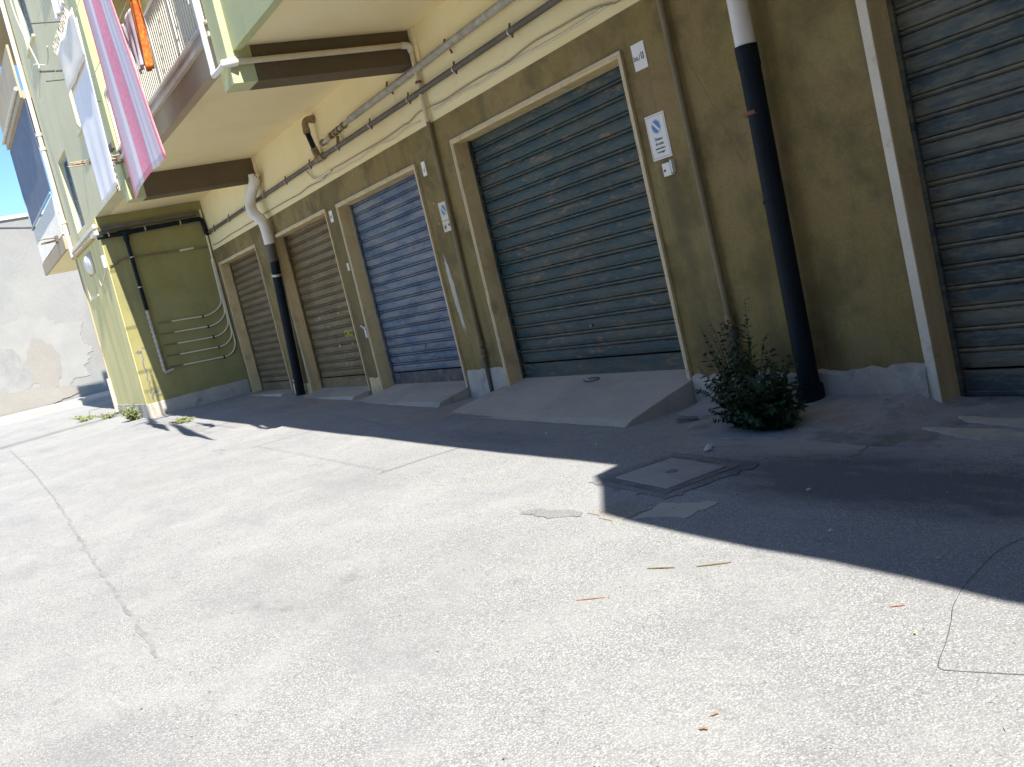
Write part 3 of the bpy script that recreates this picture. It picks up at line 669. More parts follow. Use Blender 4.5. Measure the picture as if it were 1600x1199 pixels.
for x in (-11.9, -10.2, -8.4, -6.6, -4.8, -3, -1):
    MB().tube([(x, YW-.05, 4.21), (x, YW-.03, 4.27)], .014, 8).tube([(x+.1, YW-.05, 4.13), (x+.1, YW-.03, 4.08)], .014, 8).each('fixing_screw', m_rust, gp)
cj = MB().tube([(-14.5, YW-.06, 4.07), (-14.1, YW-.06, 4.09)], .035, 10).tube([(-13.95, YW-.06, 4.10), (-13.3, YW-.06, 4.13)], .03, 10)
cj.build('union_pipe', m_lead, gp)
for x in (-14.45, -14.05, -13.9, -13.75, -13.55):
    MB().tube([(x-.03, YW-.06, 4.08+(x+14.4)*.04), (x+.03, YW-.06, 4.08+(x+14.4)*.04)], .052, 12).build('coupling', m_brass, gp)
MB().tube([(-13.85, YW-.06, 4.03), (-13.83, YW-.08, 3.95)], .028, 8).build('drain_cock', m_brass, gp)
# cables along the bottom of the cream band
def cable(name, pts, r, m, label, group='cables along the cream band'):
    return tag(MB().tube(smooth_path(pts, 5), r, 6).build(name, m), label, 'cable', group)
rnd = random.Random(12)
def wav(x0, x1, z, a, y, st=.55):
    out = []; x = x0
    while x < x1: out.append((x, y+rnd.uniform(-.004, .004), z+rnd.uniform(-a, a))); x += st
    return out+[(x1, y, z)]
c1 = wav(-22.2, -14.9, 3.615, .012, YW-.014)
cable('cable', c1+wav(-14.5, -11.6, 3.66, .012, YW-.014)+[(-11.2, YW-.04, 3.70), (-10.6, YW-.014, 3.67)]+wav(-10.2, -7.7, 3.68, .02, YW-.014)+[(-7.4, YW-.02, 3.66), (-7.05, YW-.03, 3.60), (-6.85, YW-.03, 3.72), (-6.6, YW-.02, 3.75)]+wav(-6, 3.8, 3.7, .02, YW-.014), .0085, m_cable, 'thin brown cable sagging along the cream band over every garage')
cable('cable', wav(-15.0, -11.3, 3.60, .015, YW-.012, .4), .009, m_wcable, 'cream cable pair stapled above the blue shutter')
cable('cable', wav(-10.9, -7.2, 3.625, .012, YW-.012, .4), .011, m_wcable, 'cream cable stapled above the dark teal shutter')
cb = MB().tube(smooth_path([(-15.45, yp-.0, 3.86), (-15.35, YW-.03, 3.74), (-15.25, YW-.03, 3.68), (-15.0, YW-.02, 3.66), (-14.5, YW-.02, 3.66)]), .016, 8)
tag(cb.build('cable_bend', m_wcable), 'cream conduit bend curling down below the pipe tee above the brown shutter', 'conduit')

# white conduit on the first beam, then down the wall
cd = empty('wall_conduit', (-11.2, 5.8, 3), 'conduit running along the beam then down the pillar between blue and teal shutters', 'conduit')
bx = -11.06+.035
MB().tube([(-11.53, 3.57, 11), (-11.53, 3.57, 4.50)], .034, 10).tube(smooth_path([(-11.53, 3.57, 4.52), (-11.50, 3.56, 4.47), (-11.3, 3.56, 4.46), (-11.04, 3.57, 4.47)]), .034, 10).build('white_run', m_pvc, cd)
MB().tube([(-11.08, 3.55, 4.47), (bx+.02, 3.70, 4.47)], .05, 10).build('elbow', m_pvc, cd)
MB().tube([(bx, 3.62, 4.47), (bx, 5.78, 4.47)], .034, 10).build('grey_run', m_pvcc, cd)
MB().tube(smooth_path([(bx, 5.74, 4.47), (bx+.01, 5.83, 4.45), (bx+.01, 5.85, 4.38)]), .042, 10).build('elbow', m_pvc, cd)
MB().tube([(bx+.01, 5.85, 4.38), (bx-.0, 5.85, 3.53)], .032, 10).build('cream_run', m_pvcc, cd)
MB().tube([(bx, 5.85, 3.60), (bx, 5.855, 3.50), (bx-.03, 5.86, .78)], .031, 10).build('olive_run', m_olivepipe, cd)
MB().tube([(bx-.03, 5.86, .84), (bx-.03, 5.86, .72)], .042, 10).tube([(bx-.03, 5.86, .68), (bx-.03, 5.86, .58)], .046, 10).build('union_joint', m_brass, cd)
MB().tube([(bx-.03, 5.86, .72), (bx-.03, 5.86, .0)], .028, 10).build('lower_run', m_brownpipe, cd)
for z in (4.0,): MB().tube([(bx, 5.85, z), (bx, 5.85, z+.03)], .04, 10).build('clamp', m_rust, cd)
cd2 = empty('wall_conduit', (-6.5, 5.86, 2), 'olive painted conduit between the teal shutter signs and the thick drainpipe', 'conduit')
MB().tube([(-6.545, 5.85, 4.6), (-6.525, 5.85, 3), (-6.505, 5.85, .70)], .030, 10).build('olive_run', m_olivepipe, cd2)
MB().tube([(-6.505, 5.85, .74), (-6.505, 5.85, .64)], .040, 10).build('union_joint', m_brass, cd2)
MB().tube([(-6.505, 5.85, .62), (-6.505, 5.85, .52)], .044, 10).build('brown_joint', m_brownpipe, cd2)
MB().tube([(-6.505, 5.85, .66), (-6.505, 5.85, -.05)], .028, 10).build('lower_run', m_brownpipe, cd2)
# the two thick drainpipes
d1 = empty('drainpipe', (-5.6, 5.76, 0), 'thick drainpipe white above and black below beside the bushy weed', 'drainpipe', 'white and black drainpipes')
X1 = -5.61
MB().tube([(X1+.05, 5.76, 4.65), (X1, 5.76, 2.72)], .078, 20).build('white_section', m_pvc, d1)
MB().tube([(X1, 5.76, 2.76), (X1-.0, 5.76, 2.60)], .086, 20).tube([(X1, 5.76, 2.62), (X1-.06, 5.76, -.05)], .081, 20).build('black_section', m_black, d1)
c = MB(); c.tube([(X1-.02, 5.76, 2.28), (X1-.02, 5.76, 2.25)], .088, 20); c.box(X1-.13, X1-.10, 5.72, YW, 2.25, 2.28); c.build('rusty_clamp', m_rust, d1)
MB().tube([(X1-.03, 5.76, 1.60), (X1-.03, 5.76, 1.57)], .086, 20).build('clamp', m_black, d1)
MB().tube([(X1-.06, 5.76, .12), (X1-.06, 5.76, -.08)], .105, 20).build('shoe_collar', m_black, d1)
d2 = empty('drainpipe', (-18.2, 5.75, 0), 'drainpipe with a cream S bend above black pipe between grey and brown shutters', 'drainpipe', 'white and black drainpipes')
MB().tube(smooth_path([(-17.82, 5.76, 4.30), (-17.84, 5.74, 4.16), (-17.98, 5.70, 4.04), (-18.12, 5.66, 3.86), (-18.08, 5.66, 3.66), (-17.93, 5.72, 3.50), (-17.90, 5.75, 3.34), (-17.93, 5.76, 3.05)], 6), .098, 14).build('white_section', m_pvc, d2)
MB().tube([(-17.93, 5.76, 3.07), (-17.97, 5.76, 2.72)], .088, 14).build('stained_collar', m_brownpipe, d2)
MB().tube([(-17.95, 5.77, 2.74), (-18.02, 5.77, 2.5), (-18.42, 5.77, .18)], .085, 14).build('black_section', m_black, d2)
MB().tube([(-18.02, 5.77, 2.50), (-18.03, 5.77, 2.46)], .093, 14).build('clamp', m_zinc, d2)
MB().tube([(-18.4, 5.77, .52), (-18.405, 5.77, .49)], .092, 14).build('clamp', m_zinc, d2)
vv = empty('stop_valve', (-17.7, 5.8, 4.2), 'corroded brass stop valve with a small round wheel under the end of the second beam', 'valve')
MB().tube([(-18.45, 5.80, 4.13), (-17.75, 5.80, 4.23)], .035, 10).build('valve_body', m_brass, vv)
MB().tube([(-18.2, 5.80, 4.12), (-18.1, 5.80, 4.14)], .065, 12).tube([(-18.38, 5.80, 4.10), (-18.3, 5.80, 4.11)], .06, 12).each('union_nut', m_pvc, vv)
MB().tube([(-17.80, 5.74, 4.24), (-17.80, 5.78, 4.24)], .075, 14).build('hand_wheel', m_rust, vv)
MB().tube([(-17.8, 5.76, 4.24), (-17.6, 5.72, 4.30)], .012, 6).build('spindle', m_rust, vv)
# pipes on the pier side
xs_ = -22.4+.07
bpp = empty('waste_pipe', (-22.3, 4.8, 4.25), 'black waste pipe across the top of the pier with a branch dropping down', 'pipe')
MB().tube([(xs_, 3.62, 4.22), (xs_, 5.75, 4.25)], .047, 12).tube(smooth_path([(xs_, 5.7, 4.25), (xs_, 5.80, 4.23), (xs_, 5.83, 4.14), (xs_+.02, 5.84, 3.98), (xs_+.08, yp, 3.90), (xs_+.3, yp, 3.9)]), .047, 12).build('pipe_run', m_black, bpp)
MB().tube([(xs_, 4.05, 4.23), (xs_, 4.30, 4.235)], .06, 12).tube([(xs_, 4.18, 4.22), (xs_, 4.18, 4.05)], .056, 12).build('tee_joint', m_black, bpp)
MB().tube([(xs_, 4.18, 4.1), (xs_, 4.20, 2.55)], .040, 12).build('branch_pipe', m_black, bpp)
for y in (3.85, 4.6, 5.35): c = MB(); clamp(c, (xs_, y, 4.24), (0, 1, 0), .047); c.build('clamp', m_zinc, bpp)
for z in (3.7, 3.05): c = MB(); clamp(c, (xs_, 4.19, z), (0, 0, 1), .040); c.build('clamp', m_zinc, bpp)
tr = MB().box(-22.4, -22.30, 3.68, 5.74, 4.34, 4.43)
tag(tr.build('cable_tray', m_brownpipe), 'grey brown cable tray fixed along the pier just under the soffit', 'tray')
cd3 = empty('gas_manifold', (-22.38, 4.5, 1.8), 'gas meter manifold of white tubes bending up the pier corner', 'manifold')
rows = [2.20, 1.96, 1.71, 1.47, 1.23]
for i, z in enumerate(rows):
    yc = 5.44+.055*i; ye = 5.80+.015*i
    pth = [(-22.375, 4.62, z+.01), (-22.375, yc-.1, z-.035)]+[(-22.375, yc-.1+(ye-yc+.1)*math.sin(t), z-.035+(.30)*(1-math.cos(t))) for t in [k*math.pi/16 for k in range(1, 9)]]+[(-22.375, 5.81+.012*i, z+.55), (-22.375, 5.82+.012*i, 3.35)]
    MB().tube(pth, .0155, 6).build('tube', m_wtube, cd3)
    MB().box(-22.4, -22.36, yc-.14, yc-.11, z-.07, z+.0).build('clip', m_black, cd3)
    MB().tube([(-22.37, 4.35, z+.03), (-22.37, 4.64, z+.01)], .014, 6).build('meter_tail', m_olivepipe, cd3)
ch = []; rr = []; z = 2.55; i = 0
while z > 1.15: ch.append((-22.35, 4.20+(2.55-z)*.02, z)); rr.append(.042 if i % 3 else .024); z -= .035; i += 1
MB().tube(ch, rr, 8).tube([(-22.35, 4.22, 1.17), (-22.35, 4.42, 1.2)], .03, 8).build('manifold_header', m_plas, cd3)
MB().tube([(-22.36, 5.845, 3.3), (-22.36, 5.845, 4.45)], .022, 8).build('riser', m_wtube, cd3)
pc = empty('pier_conduit', (-22.38, 4.8, 3.6), 'thin sagging conduit across the pier side at door head height', 'conduit')
MB().tube(smooth_path([(-22.36, 3.72, 3.62), (-22.37, 3.85, 3.64), (-22.37, 4.05, 3.70), (-22.37, 4.9, 3.68), (-22.37, 5.86, 3.62)]), .017, 8).build('conduit_run', m_olivepipe, pc)
MB().box(-22.4, -22.34, 5.2, 5.5, 3.635, 3.675).build('sleeve', m_pvcc, pc)
# front of the pier
dt = empty('cable_duct', (-24.5, 3.66, 4.4), 'long white duct along the front of the pier above the oval lamp', 'duct')
MB().box(-26.4, -22.52, 3.62, 3.684, 4.46, 4.53).each('upper_duct', m_pvc, dt)
MB().box(-23.0, -22.42, 3.60, 3.684, 4.30, 4.38).build('end_box', m_pvc, dt)
MB().tube([(-26.5, 3.62, 4.34), (-23.05, 3.64, 4.32)], .04, 10).build('pipe_under', m_slab, dt)
lp = empty('wall_lamp', (-25.0, 3.66, 3.95), 'white oval bulkhead lamp on the front of the pier', 'lamp')
v = []; n = 20
for j in range(7):
    a = j/6*math.pi/2
    for k in range(n):
        t = 2*math.pi*k/n; v.append((-24.5+.36*math.cos(t)*math.cos(a), 3.675-.13*math.sin(a), 3.93+.23*math.sin(t)*math.cos(a)))
MB().idx(v, [(j*n+k, j*n+(k+1) % n, (j+1)*n+(k+1) % n, (j+1)*n+k) for j in range(6) for k in range(n)], True).build('glass_cover', m_pvc, lp)
MB().box(-24.92, -24.08, 3.665, 3.684, 3.68, 4.18).build('base_plate', m_slab, lp)
jb = empty('junction_box', (-22.7, 3.68, 3.75), 'small cream junction box on the pier corner with a thin cable', 'box')
MB().box(-22.62, -22.46, 3.62, 3.70, 3.60, 3.86).build('box_body', m_wcable, jb, bevel=.005)
MB().tube(smooth_path([(-22.5, 3.68, 3.60), (-23.2, 3.67, 3.45), (-23.8, 3.68, 3.35), (-23.95, 3.68, 3.65)]), .012, 6).build('cable_tail', m_wcable, jb)
MB().box(-25.9, -25.84, 3.66, 3.70, 3.2, 4.2).box(-25.9, -24.6, 3.665, 3.70, 3.2, 3.25).build('cable_cover', m_wcable, jb)
dn = empty('drainpipe', (-26.45, 3.62, 4), 'slim cream drainpipe at the left edge of the green upper wall', 'drainpipe')
MB().tube([(-26.5, 3.64, 11), (-26.5, 3.64, 4.35)], .055, 10).build('pipe_run', m_wcable, dn)
for z in (7.0, 7.35, 5.2): MB().tube([(-26.5, 3.64, z), (-26.5, 3.64, z+.07)], .075, 10).build('socket', m_wcable, dn)
MB().tube([(-26.44, 3.68, 4.3), (-26.44, 3.68, 1.1)], .03, 8).build('lower_run', m_slab, dn)
MB().tube([(-26.44, 3.66, 1.3), (-26.44, 3.66, .45)], .06, 8).build('rain_shoe', m_pvcc, dn)

# ------------------------------------------------------------------ signs
def text_mesh(s, size, x, z, y, m, parent, name='lettering', align='CENTER', bold=0, xs=1.0):
    cu = bpy.data.curves.new('t', 'FONT'); cu.body = s; cu.size = size; cu.align_x = align; cu.extrude = .0004; cu.offset = bold
    to = bpy.data.objects.new('t', cu); C.objects.link(to)
    bpy.context.view_layer.update()
    me = bpy.data.meshes.new_from_object(to.evaluated_get(bpy.context.evaluated_depsgraph_get()))
    bpy.data.objects.remove(to)
    Lp = Vector(parent.location); p = parent
    while p.parent: p = p.parent; Lp += Vector(p.location)
    for v in me.vertices: v.co = Vector((x+v.co.x*xs, y-v.co.z, z+v.co.y)) - Lp
    me.materials.clear(); me.materials.append(m)
    o = bpy.data.objects.new(name, me); C.objects.link(o); o.parent = parent; return o
ni = empty('number_plate', (-6.98, YW-.006, 3.08), 'small white enamel plate reading Int./13 by the corner of the teal garage', 'sign')
MB().box(-7.075, -6.895, YW-.008, YW, 2.975, 3.205).build('plate', m_sign, ni, bevel=.003)
text_mesh('Int./', .064, -7.068, 3.06, YW-.0087, m_ink, ni, 'lettering', 'LEFT', .0010, .92)
text_mesh('13', .078, -6.968, 3.06, YW-.0087, m_ink, ni, 'numerals', 'LEFT', .0035, .62)
def disc(name, x, z, r, y, m, parent, n=32):
    return MB().idx([(x+r*math.cos(2*math.pi*k/n), y, z+r*math.sin(2*math.pi*k/n)) for k in range(n)]+[(x+r*math.cos(2*math.pi*k/n), y+.001, z+r*math.sin(2*math.pi*k/n)) for k in range(n)], [tuple(range(n)), tuple(range(2*n-1, n-1, -1))]+[(k, (k+1) % n, (k+1) % n+n, k+n) for k in range(n)]).build(name, m, parent)
def bar(name, x, z, hw, hh, ang, y, m, parent):
    ca, sa = math.cos(ang), math.sin(ang)
    P = [(x+a*ca-b*sa, z+a*sa+b*ca) for a, b in ((-hw, -hh), (hw, -hh), (hw, hh), (-hw, hh))]
    return MB().prism(P, y, y+.001).build(name, m, parent)
s1 = empty('no_parking_sign', (-6.96, YW-.006, 2.38), 'white no parking sign with blue roundel reading Divieto di sosta beside the teal shutter', 'sign')
MB().box(-7.095, -6.83, YW-.008, YW, 2.18, 2.575).build('plate', m_sign, s1, bevel=.003)
y1 = YW-.0095
fr = MB()
for (a, b, c, d) in ((-7.082, -6.843, 2.556, 2.560), (-7.082, -6.843, 2.195, 2.199)): fr.box(a, b, y1, y1+.001, c, d)
for (a, b, c, d) in ((-7.082, -7.078, 2.199, 2.556), (-6.847, -6.843, 2.199, 2.556)): fr.box(a, b, y1, y1+.001, c, d)
fr.each('border_line', m_red, s1)
XC = -6.962
MB().box(XC-.093, XC-.089, y1, y1+.001, 2.55, 2.562); 
disc('roundel_ring', XC, 2.465, .066, y1, mat('pale_ring', [(.55, .58, .60), (.6, .62, .64)]), s1)
disc('roundel', XC, 2.465, .054, y1-.0012, m_blue, s1)
bar('diagonal_bar', XC, 2.465, .056, .011, R(-45), y1-.0024, m_sign, s1)
text_mesh('Divieto', .036, XC, 2.345, y1, m_ink, s1, 'lettering', bold=.0003)
text_mesh('di sosta', .036, XC, 2.305, y1, m_ink, s1, 'lettering', bold=.0003)
text_mesh('lasciare libero', .024, XC, 2.268, y1, m_ink, s1, 'lettering', bold=.0003)
text_mesh('il passaggio', .024, XC, 2.236, y1, m_ink, s1, 'lettering', bold=.0003)
s2 = empty('no_parking_sign', (-11.24, YW-.006, 2.38), 'small yellowed no parking sign on the pillar right of the blue shutter', 'sign')
MB().box(-11.36, -11.14, YW-.008, YW, 2.205, 2.575).build('plate', m_signy, s2, bevel=.003)
disc('roundel_ring', -11.25, 2.475, .070, y1, mat('pink_ring', [(.60, .42, .36), (.64, .46, .38)]), s2)
disc('roundel', -11.25, 2.475, .060, y1-.0012, mat('cyan_blue', [(.08, .28, .48), (.12, .32, .50)]), s2)
bar('diagonal_bar', -11.25, 2.475, .062, .011, R(-45), y1-.0024, m_signy, s2)
MB().box(-11.35, -11.15, y1, y1+.001, 2.335, 2.350).build('divider', mat('faded_green', [(.36, .36, .20), (.42, .40, .24)]), s2)
dg = MB().prism([(-11.325, 2.30), (-11.31, 2.275), (-11.29, 2.28), (-11.27, 2.305), (-11.262, 2.30), (-11.278, 2.268), (-11.28, 2.235), (-11.29, 2.235), (-11.292, 2.255), (-11.31, 2.255), (-11.312, 2.235), (-11.322, 2.235), (-11.322, 2.265)], y1, y1+.001)
dg.prism([(-11.215, 2.29), (-11.18, 2.30), (-11.17, 2.265), (-11.185, 2.268), (-11.20, 2.262)], y1, y1+.001)
dg.build('pictogram', m_ink, s2)
for (x, z) in ((-11.47, 2.60), (-11.45, 2.33)): tag(MB().tube([(x, YW-.008, z), (x, YW+.01, z)], .009, 8).build('wall_plug', m_sign), 'white wall plug left of the yellowed sign, %s one' % ('upper' if z > 2.5 else 'lower'), 'wall plug')
bb = empty('doorbell_box', (-6.86, YW-.03, 2.09), 'small white intercom box fixed just below the white no parking sign', 'box')
MB().box(-6.955, -6.85, YW-.045, YW, 2.02, 2.135).build('box_body', m_sign, bb, bevel=.006)
MB().box(-6.85, -6.828, YW-.04, YW, 2.04, 2.15).build('side_cover', m_pvc, bb, bevel=.003)
MB().tube([(-6.925, YW-.046, 2.07), (-6.925, YW-.05, 2.07)], .012, 12).build('push_button', m_brownpipe, bb)
nb = empty('number_plate', (-11.47, YW-.02, 3.03), 'small faded white plate at the top right corner of the blue garage', 'sign')
MB().box(-11.56, -11.45, YW-.010, YW, 2.96, 3.14).build('plate', m_sign, nb, bevel=.004)
MB().prism([(-11.53, 3.06), (-11.50, 3.03), (-11.47, 3.08), (-11.48, 3.02), (-11.51, 3.0)], YW-.0115, YW-.0105).build('worn_mark', m_slab, nb)
nb2 = empty('number_plate', (-15.0, YW-.02, 3.03), 'small white plate beside the top right corner of the brown garage', 'sign')
MB().box(-15.06, -14.93, YW-.010, YW, 2.94, 3.12).build('plate', m_sign, nb2, bevel=.004)
MB().prism([(-15.03, 3.05), (-15.0, 3.03), (-14.97, 3.07), (-14.98, 3.01), (-15.02, 2.99)], YW-.0115, YW-.0105).build('worn_mark', m_ink, nb2)
nb3 = empty('number_plate', (-15.05, YW-.02, 2.25), 'small cream tag halfway up the pillar between brown and blue shutters', 'tag')
MB().box(-14.86, -14.78, YW-.010, YW, 2.14, 2.26).build('plate', m_wcable, nb3)
lv = empty('door_catch', (-14.72, YW-.04, 1.15), 'white metal catch on the left jamb of the blue garage', 'catch')
MB().box(-14.70, -14.66, YW-.055, YW-.03, 1.06, 1.24).tube([(-14.68, YW-.05, 1.2), (-14.72, YW-.09, 1.27)], .012, 6).build('lever', m_pvc, lv)
# chalked / painted marks on the brown shutter
gr = MB(); rnd = random.Random(5)
dY = ystep-.0195
for i, ch_ in enumerate('CIRCI'):
    pass
tmp = bpy.data.objects['garage_door.001']
tg = text_mesh('CIRCI', .155, -16.06, 1.12, dY-.003, m_yel, tmp, 'yellow_marking', bold=.003, xs=.95)
mk_ = MB()
for (x, z, s_) in ((-17.3, 1.52, .06), (-16.8, 1.55, .05), (-16.3, 1.53, .05), (-17.2, 1.36, .05), (-16.6, .98, .07), (-16.0, .98, .06), (-16.1, .80, .05), (-16.5, .66, .05), (-15.8, 1.53, .04)):
    P = [(x+s_*rnd.uniform(.3, 1)*math.cos(t), z+s_*.6*rnd.uniform(.3, 1)*math.sin(t)) for t in [k*math.pi/4 for k in range(8)]]
    mk_.prism(P, dY-.003, dY-.002)
mk_.each('scrape', m_slab, tmp)

# ------------------------------------------------------------------ laundry
def cloth(name, x0, x1, zt, zb, y, m, label, lean=(0, 0), folds=5, amp=.03, nx=36, nz_=40, seed=1, hem=None, group='laundry hung on the lines', parent=None):
    v = []; uvs = []
    for j in range(nz_+1):
        t = j/nz_
        for i in range(nx+1):
            s_ = i/nx
            xa = x0+lean[0]*t; xb = x1+lean[1]*t
            x = xa+(xb-xa)*s_
            hz = (hem(s_) if hem else 0)*t
            yy = y+amp*(.25+t)*math.sin(s_*folds*2*math.pi+seed+t*1.2)+amp*.5*math.sin(s_*folds*4.3+seed*2)+.012*noise.noise(Vector((s_*2, t*3, seed)))
            v.append((x, yy, zt+(zb-zt)*t+hz)); uvs.append((s_, t))
    f = [(j*(nx+1)+i, j*(nx+1)+i+1, (j+1)*(nx+1)+i+1, (j+1)*(nx+1)+i) for j in range(nz_) for i in range(nx)]
    mb = MB().idx(v, f, True); o = mb.build(name, m, parent)
    uvl = o.data.uv_layers.new(name='UVMap')
    for p in o.data.polygons:
        for li in p.loop_indices: uvl.data[li].uv = uvs[o.data.loops[li].vertex_index]
    sm = o.modifiers.new('s', 'SOLIDIFY'); sm.thickness = .006
    if label: tag(o, label, 'laundry', group)
    return o
YL = 2.95
cloth('striped_sheet', -14.22, -13.15, 7.35, 3.66, YL, m_pink, 'long pink and lilac striped sheet hanging furthest down in front of the balcony', lean=(-.12, 1.05), folds=1.6, amp=.005, seed=2, hem=lambda s_: .12*math.sin(s_*3)+.10*max(0, s_-.8)*4)
wc = cloth('white_towel', -16.75, -14.95, 6.35, 4.06, YL, m_towelw, 'long white towel with cream fringed top left of the pink striped sheet', lean=(-.1, -.35), folds=2, amp=.010, seed=5)
cloth('fringed_top', -16.80, -14.85, 6.45, 5.78, YL-.05, m_towelc, None, lean=(-.1, .0), folds=2, amp=.008, seed=8, nx=30, nz_=10, parent=None).name = 'fringed_top'
ft = bpy.data.objects['fringed_top']; ft.parent = wc
fg = MB(); rnd = random.Random(2)
for k in range(70):
    x = -16.9+1.85*k/69; fg.tube([(x, YL-.06, 6.42), (x+rnd.uniform(-.03, .03), YL-.09, 6.42+rnd.uniform(.06, .16))], .004, 3)
fg.build('fringe', m_towelc, wc)
cloth('white_cloth', -16.3, -15.6, 8.6, 6.75, YL, m_towelw, 'narrow white cloth at the top edge above the fringed towel', folds=3, amp=.03, seed=3)
oc = cloth('orange_cloth', -13.32, -12.82, 6.3, 5.06, 3.3, m_orange, 'orange patterned cloth hanging at the railing beside a lilac one', folds=1.5, amp=.03, seed=4, lean=(.05, -.32), nx=14, nz_=20)
cloth('lilac_cloth', -14.02, -13.34, 5.9, 5.18, 3.3, m_lilac, 'small lilac white cloth between the striped sheet and the orange cloth', folds=2, amp=.03, seed=6, lean=(.22, -.05), nx=14, nz_=20)
cl = empty('clothesline', (-15, 3, 6.4), 'clothesline wires stretched before the balcony on thin metal arms', 'clothesline')
for (y, z) in ((2.95, 6.42), (3.3, 6.0), (2.95, 7.38), (2.95, 8.62)):
    MB().tube([(-18.3, y, z), (-11.2, y, z)], .006, 5).each('wire', m_white, cl)
for x in (-18.3, -11.3):
    MB().tube([(x, 3.66, 6.42), (x, 2.85, 6.42)], .012, 6).tube([(x, 3.66, 6.0), (x, 3.25, 6.0)], .010, 6).tube([(x, 3.66, 7.38), (x, 2.85, 7.38)], .012, 6).tube([(x, 3.66, 8.62), (x, 2.85, 8.62)], .012, 6).each('arm', m_wire, cl)
# folded drying racks (bundles of rods)
def rack(x, y0, y1, z, n, label, sp=.05, dx=.09):
    e = empty('drying_rack', (x, y1, z), label, 'drying rack', 'folded drying racks'); rnd = random.Random(int(x*10))
    for k in range(n):
        a = rnd.uniform(-sp, sp); b = rnd.uniform(-sp, sp)
        MB().tube([(x+a*dx*10, y0+rnd.uniform(0, .25), z+b), (x+a*4, y1, z+b*.6+rnd.uniform(-.02, .02))], .011, 5).build('rod', m_stem if k % 2 else m_slab, e)
    MB().box(x-.12, x+.12, y1-.05, y1+.02, z-.08, z+.08).build('hinge_block', m_brownpipe, e)
rack(-18.0, 2.75, 3.60, 4.95, 9, 'folded drying rack jutting from the pilaster behind the striped sheet')
rack(-27.6, 3.05, 3.54, 5.0, 11, 'folded drying rack of grey rods on the left balcony', sp=.07)
pr = empty('pulley_rope', (-18.3, 3.5, 5), 'tangle of pale ropes hanging down the pilaster between white towel and striped sheet', 'rope')
for k, (dx, sw) in enumerate(((0, .05), (.1, -.06), (.2, .08))):
    MB().tube(smooth_path([(-18.4+dx, 3.5, 6.3), (-18.4+dx+sw, 3.48, 5.9), (-18.4+dx-sw, 3.5, 5.4), (-18.4+dx+sw, 3.5, 5.0), (-18.4+dx, 3.52, 4.45)]), .014, 5).build('rope', m_wcable if k else m_stem, pr)
MB().box(-18.5, -18.1, 3.56, 3.62, 5.15, 5.25).build('bracket', m_brownpipe, pr)
sr = empty('support_rod', (-22, 3.5, 7), 'dark rod with a looping pale wire sticking out of the green upper wall', 'rod')
MB().tube([(-20.6, 3.72, 7.2), (-21.4, 3.25, 7.45)], .022, 6).build('rod', m_brownpipe, sr)
MB().tube(smooth_path([(-24.3, 3.55, 10.8), (-24.1, 3.5, 9.6), (-22.9, 3.4, 8.6), (-21.6, 3.3, 7.7), (-21.3, 3.25, 7.45), (-22.2, 3.25, 7.15)]), .014, 5).tube(smooth_path([(-22.2, 3.2, 7.35), (-21.5, 3.2, 7.6), (-20.6, 3.3, 7.35), (-20.0, 3.3, 7.5)]), .012, 5).build('loop_wire', m_wcable, sr)
# clothes drying arms over the parapet (out of frame, cast the thin shadows)
ca_ = empty('clothesline_bracket', (-6.5, 3.2, 5.4), 'metal clothesline bracket above the parapet', 'clothesline')
for x in (-8.7, -4.3): MB().tube([(x, 3.70, 5.5), (x, 2.75, 5.5)], .009, 6).each('arm', m_white, ca_)
for y in (2.85,): MB().tube([(-8.7, y, 5.5), (-4.3, y, 5.5)], .004, 5).each('wire', m_white, ca_)

# ------------------------------------------------------------------ weeds
def weed(name, cx, cy, n, rad, h, m, label, seed, leaf=(.05, .012), group=None, cat='weed', lean=(0, -.3), z0=None):
    e = empty(name, (cx, cy, 0), label, cat, group); rnd = random.Random(seed); lf = MB(); st = MB()
    for k in range(n):
        a = rnd.uniform(0, 2*math.pi); rr_ = rad*(.28 if m is m_grass else .62)*rnd.random()**.5
        b = Vector((cx+rr_*math.cos(a), cy+rr_*math.sin(a)*.5, (gz0(cx) if z0 is None else z0)))
        hh = h*rnd.uniform(.2, 1)**1.4+.05; sp = rnd.uniform(.1, .9)*rad
        d = Vector((math.cos(a)*sp+lean[0]*hh, math.sin(a)*sp*.7+lean[1]*hh, 0))
        droop = rnd.uniform(.0, .35)
        pts = [b+d*t**1.3+Vector((0, 0, hh*(t-droop*t*t))) for t in (0, .25, .5, .75, 1)]
        st.tube(pts, [.004, .0035, .003, .002, .001], 4, False)
        nl = int(10+16*hh/h)
        for q in range(nl):
            t = .12+.88*q/nl; i = min(3, int(t*4)); p = pts[i].lerp(pts[i+1], t*4-i)
            ax = (pts[i+1]-pts[i]).normalized(); side = Vector((rnd.uniform(-1, 1), rnd.uniform(-1, 1), rnd.uniform(-.5, .5)))
            side = (side-ax*side.dot(ax)*.7).normalized(); ln = leaf[0]*rnd.uniform(.5, 1.3)*(1.1-.5*t)*(.6 if k % 3 else 1.25); w_ = side.cross(ax).normalized()*leaf[1]*rnd.uniform(.6, 1.2)
            tip = p+side*ln+ax*ln*.5+Vector((0, 0, -ln*.15)); mid = p+(tip-p)*.5+Vector((0, 0, ln*.08))
            lf.face([p, mid+w_, tip, mid-w_])
    lf.build('foliage', m, e); st.build('stems', m_stem if m is m_grass else m, e)
    return e
weed('weed_bush', -5.66, 5.20, 140, .36, .66, m_leaf, 'dark green feathery weed bush growing at the foot of the thick drainpipe', 3, leaf=(.085, .019), cat='plant', lean=(.0, -.15))
weed('weed_bush', -6.18, 5.55, 75, .26, 1.0, m_leaf, 'dark green weed climbing the olive conduit above the big weed bush', 4, leaf=(.075, .017), cat='plant', lean=(0, -.05))
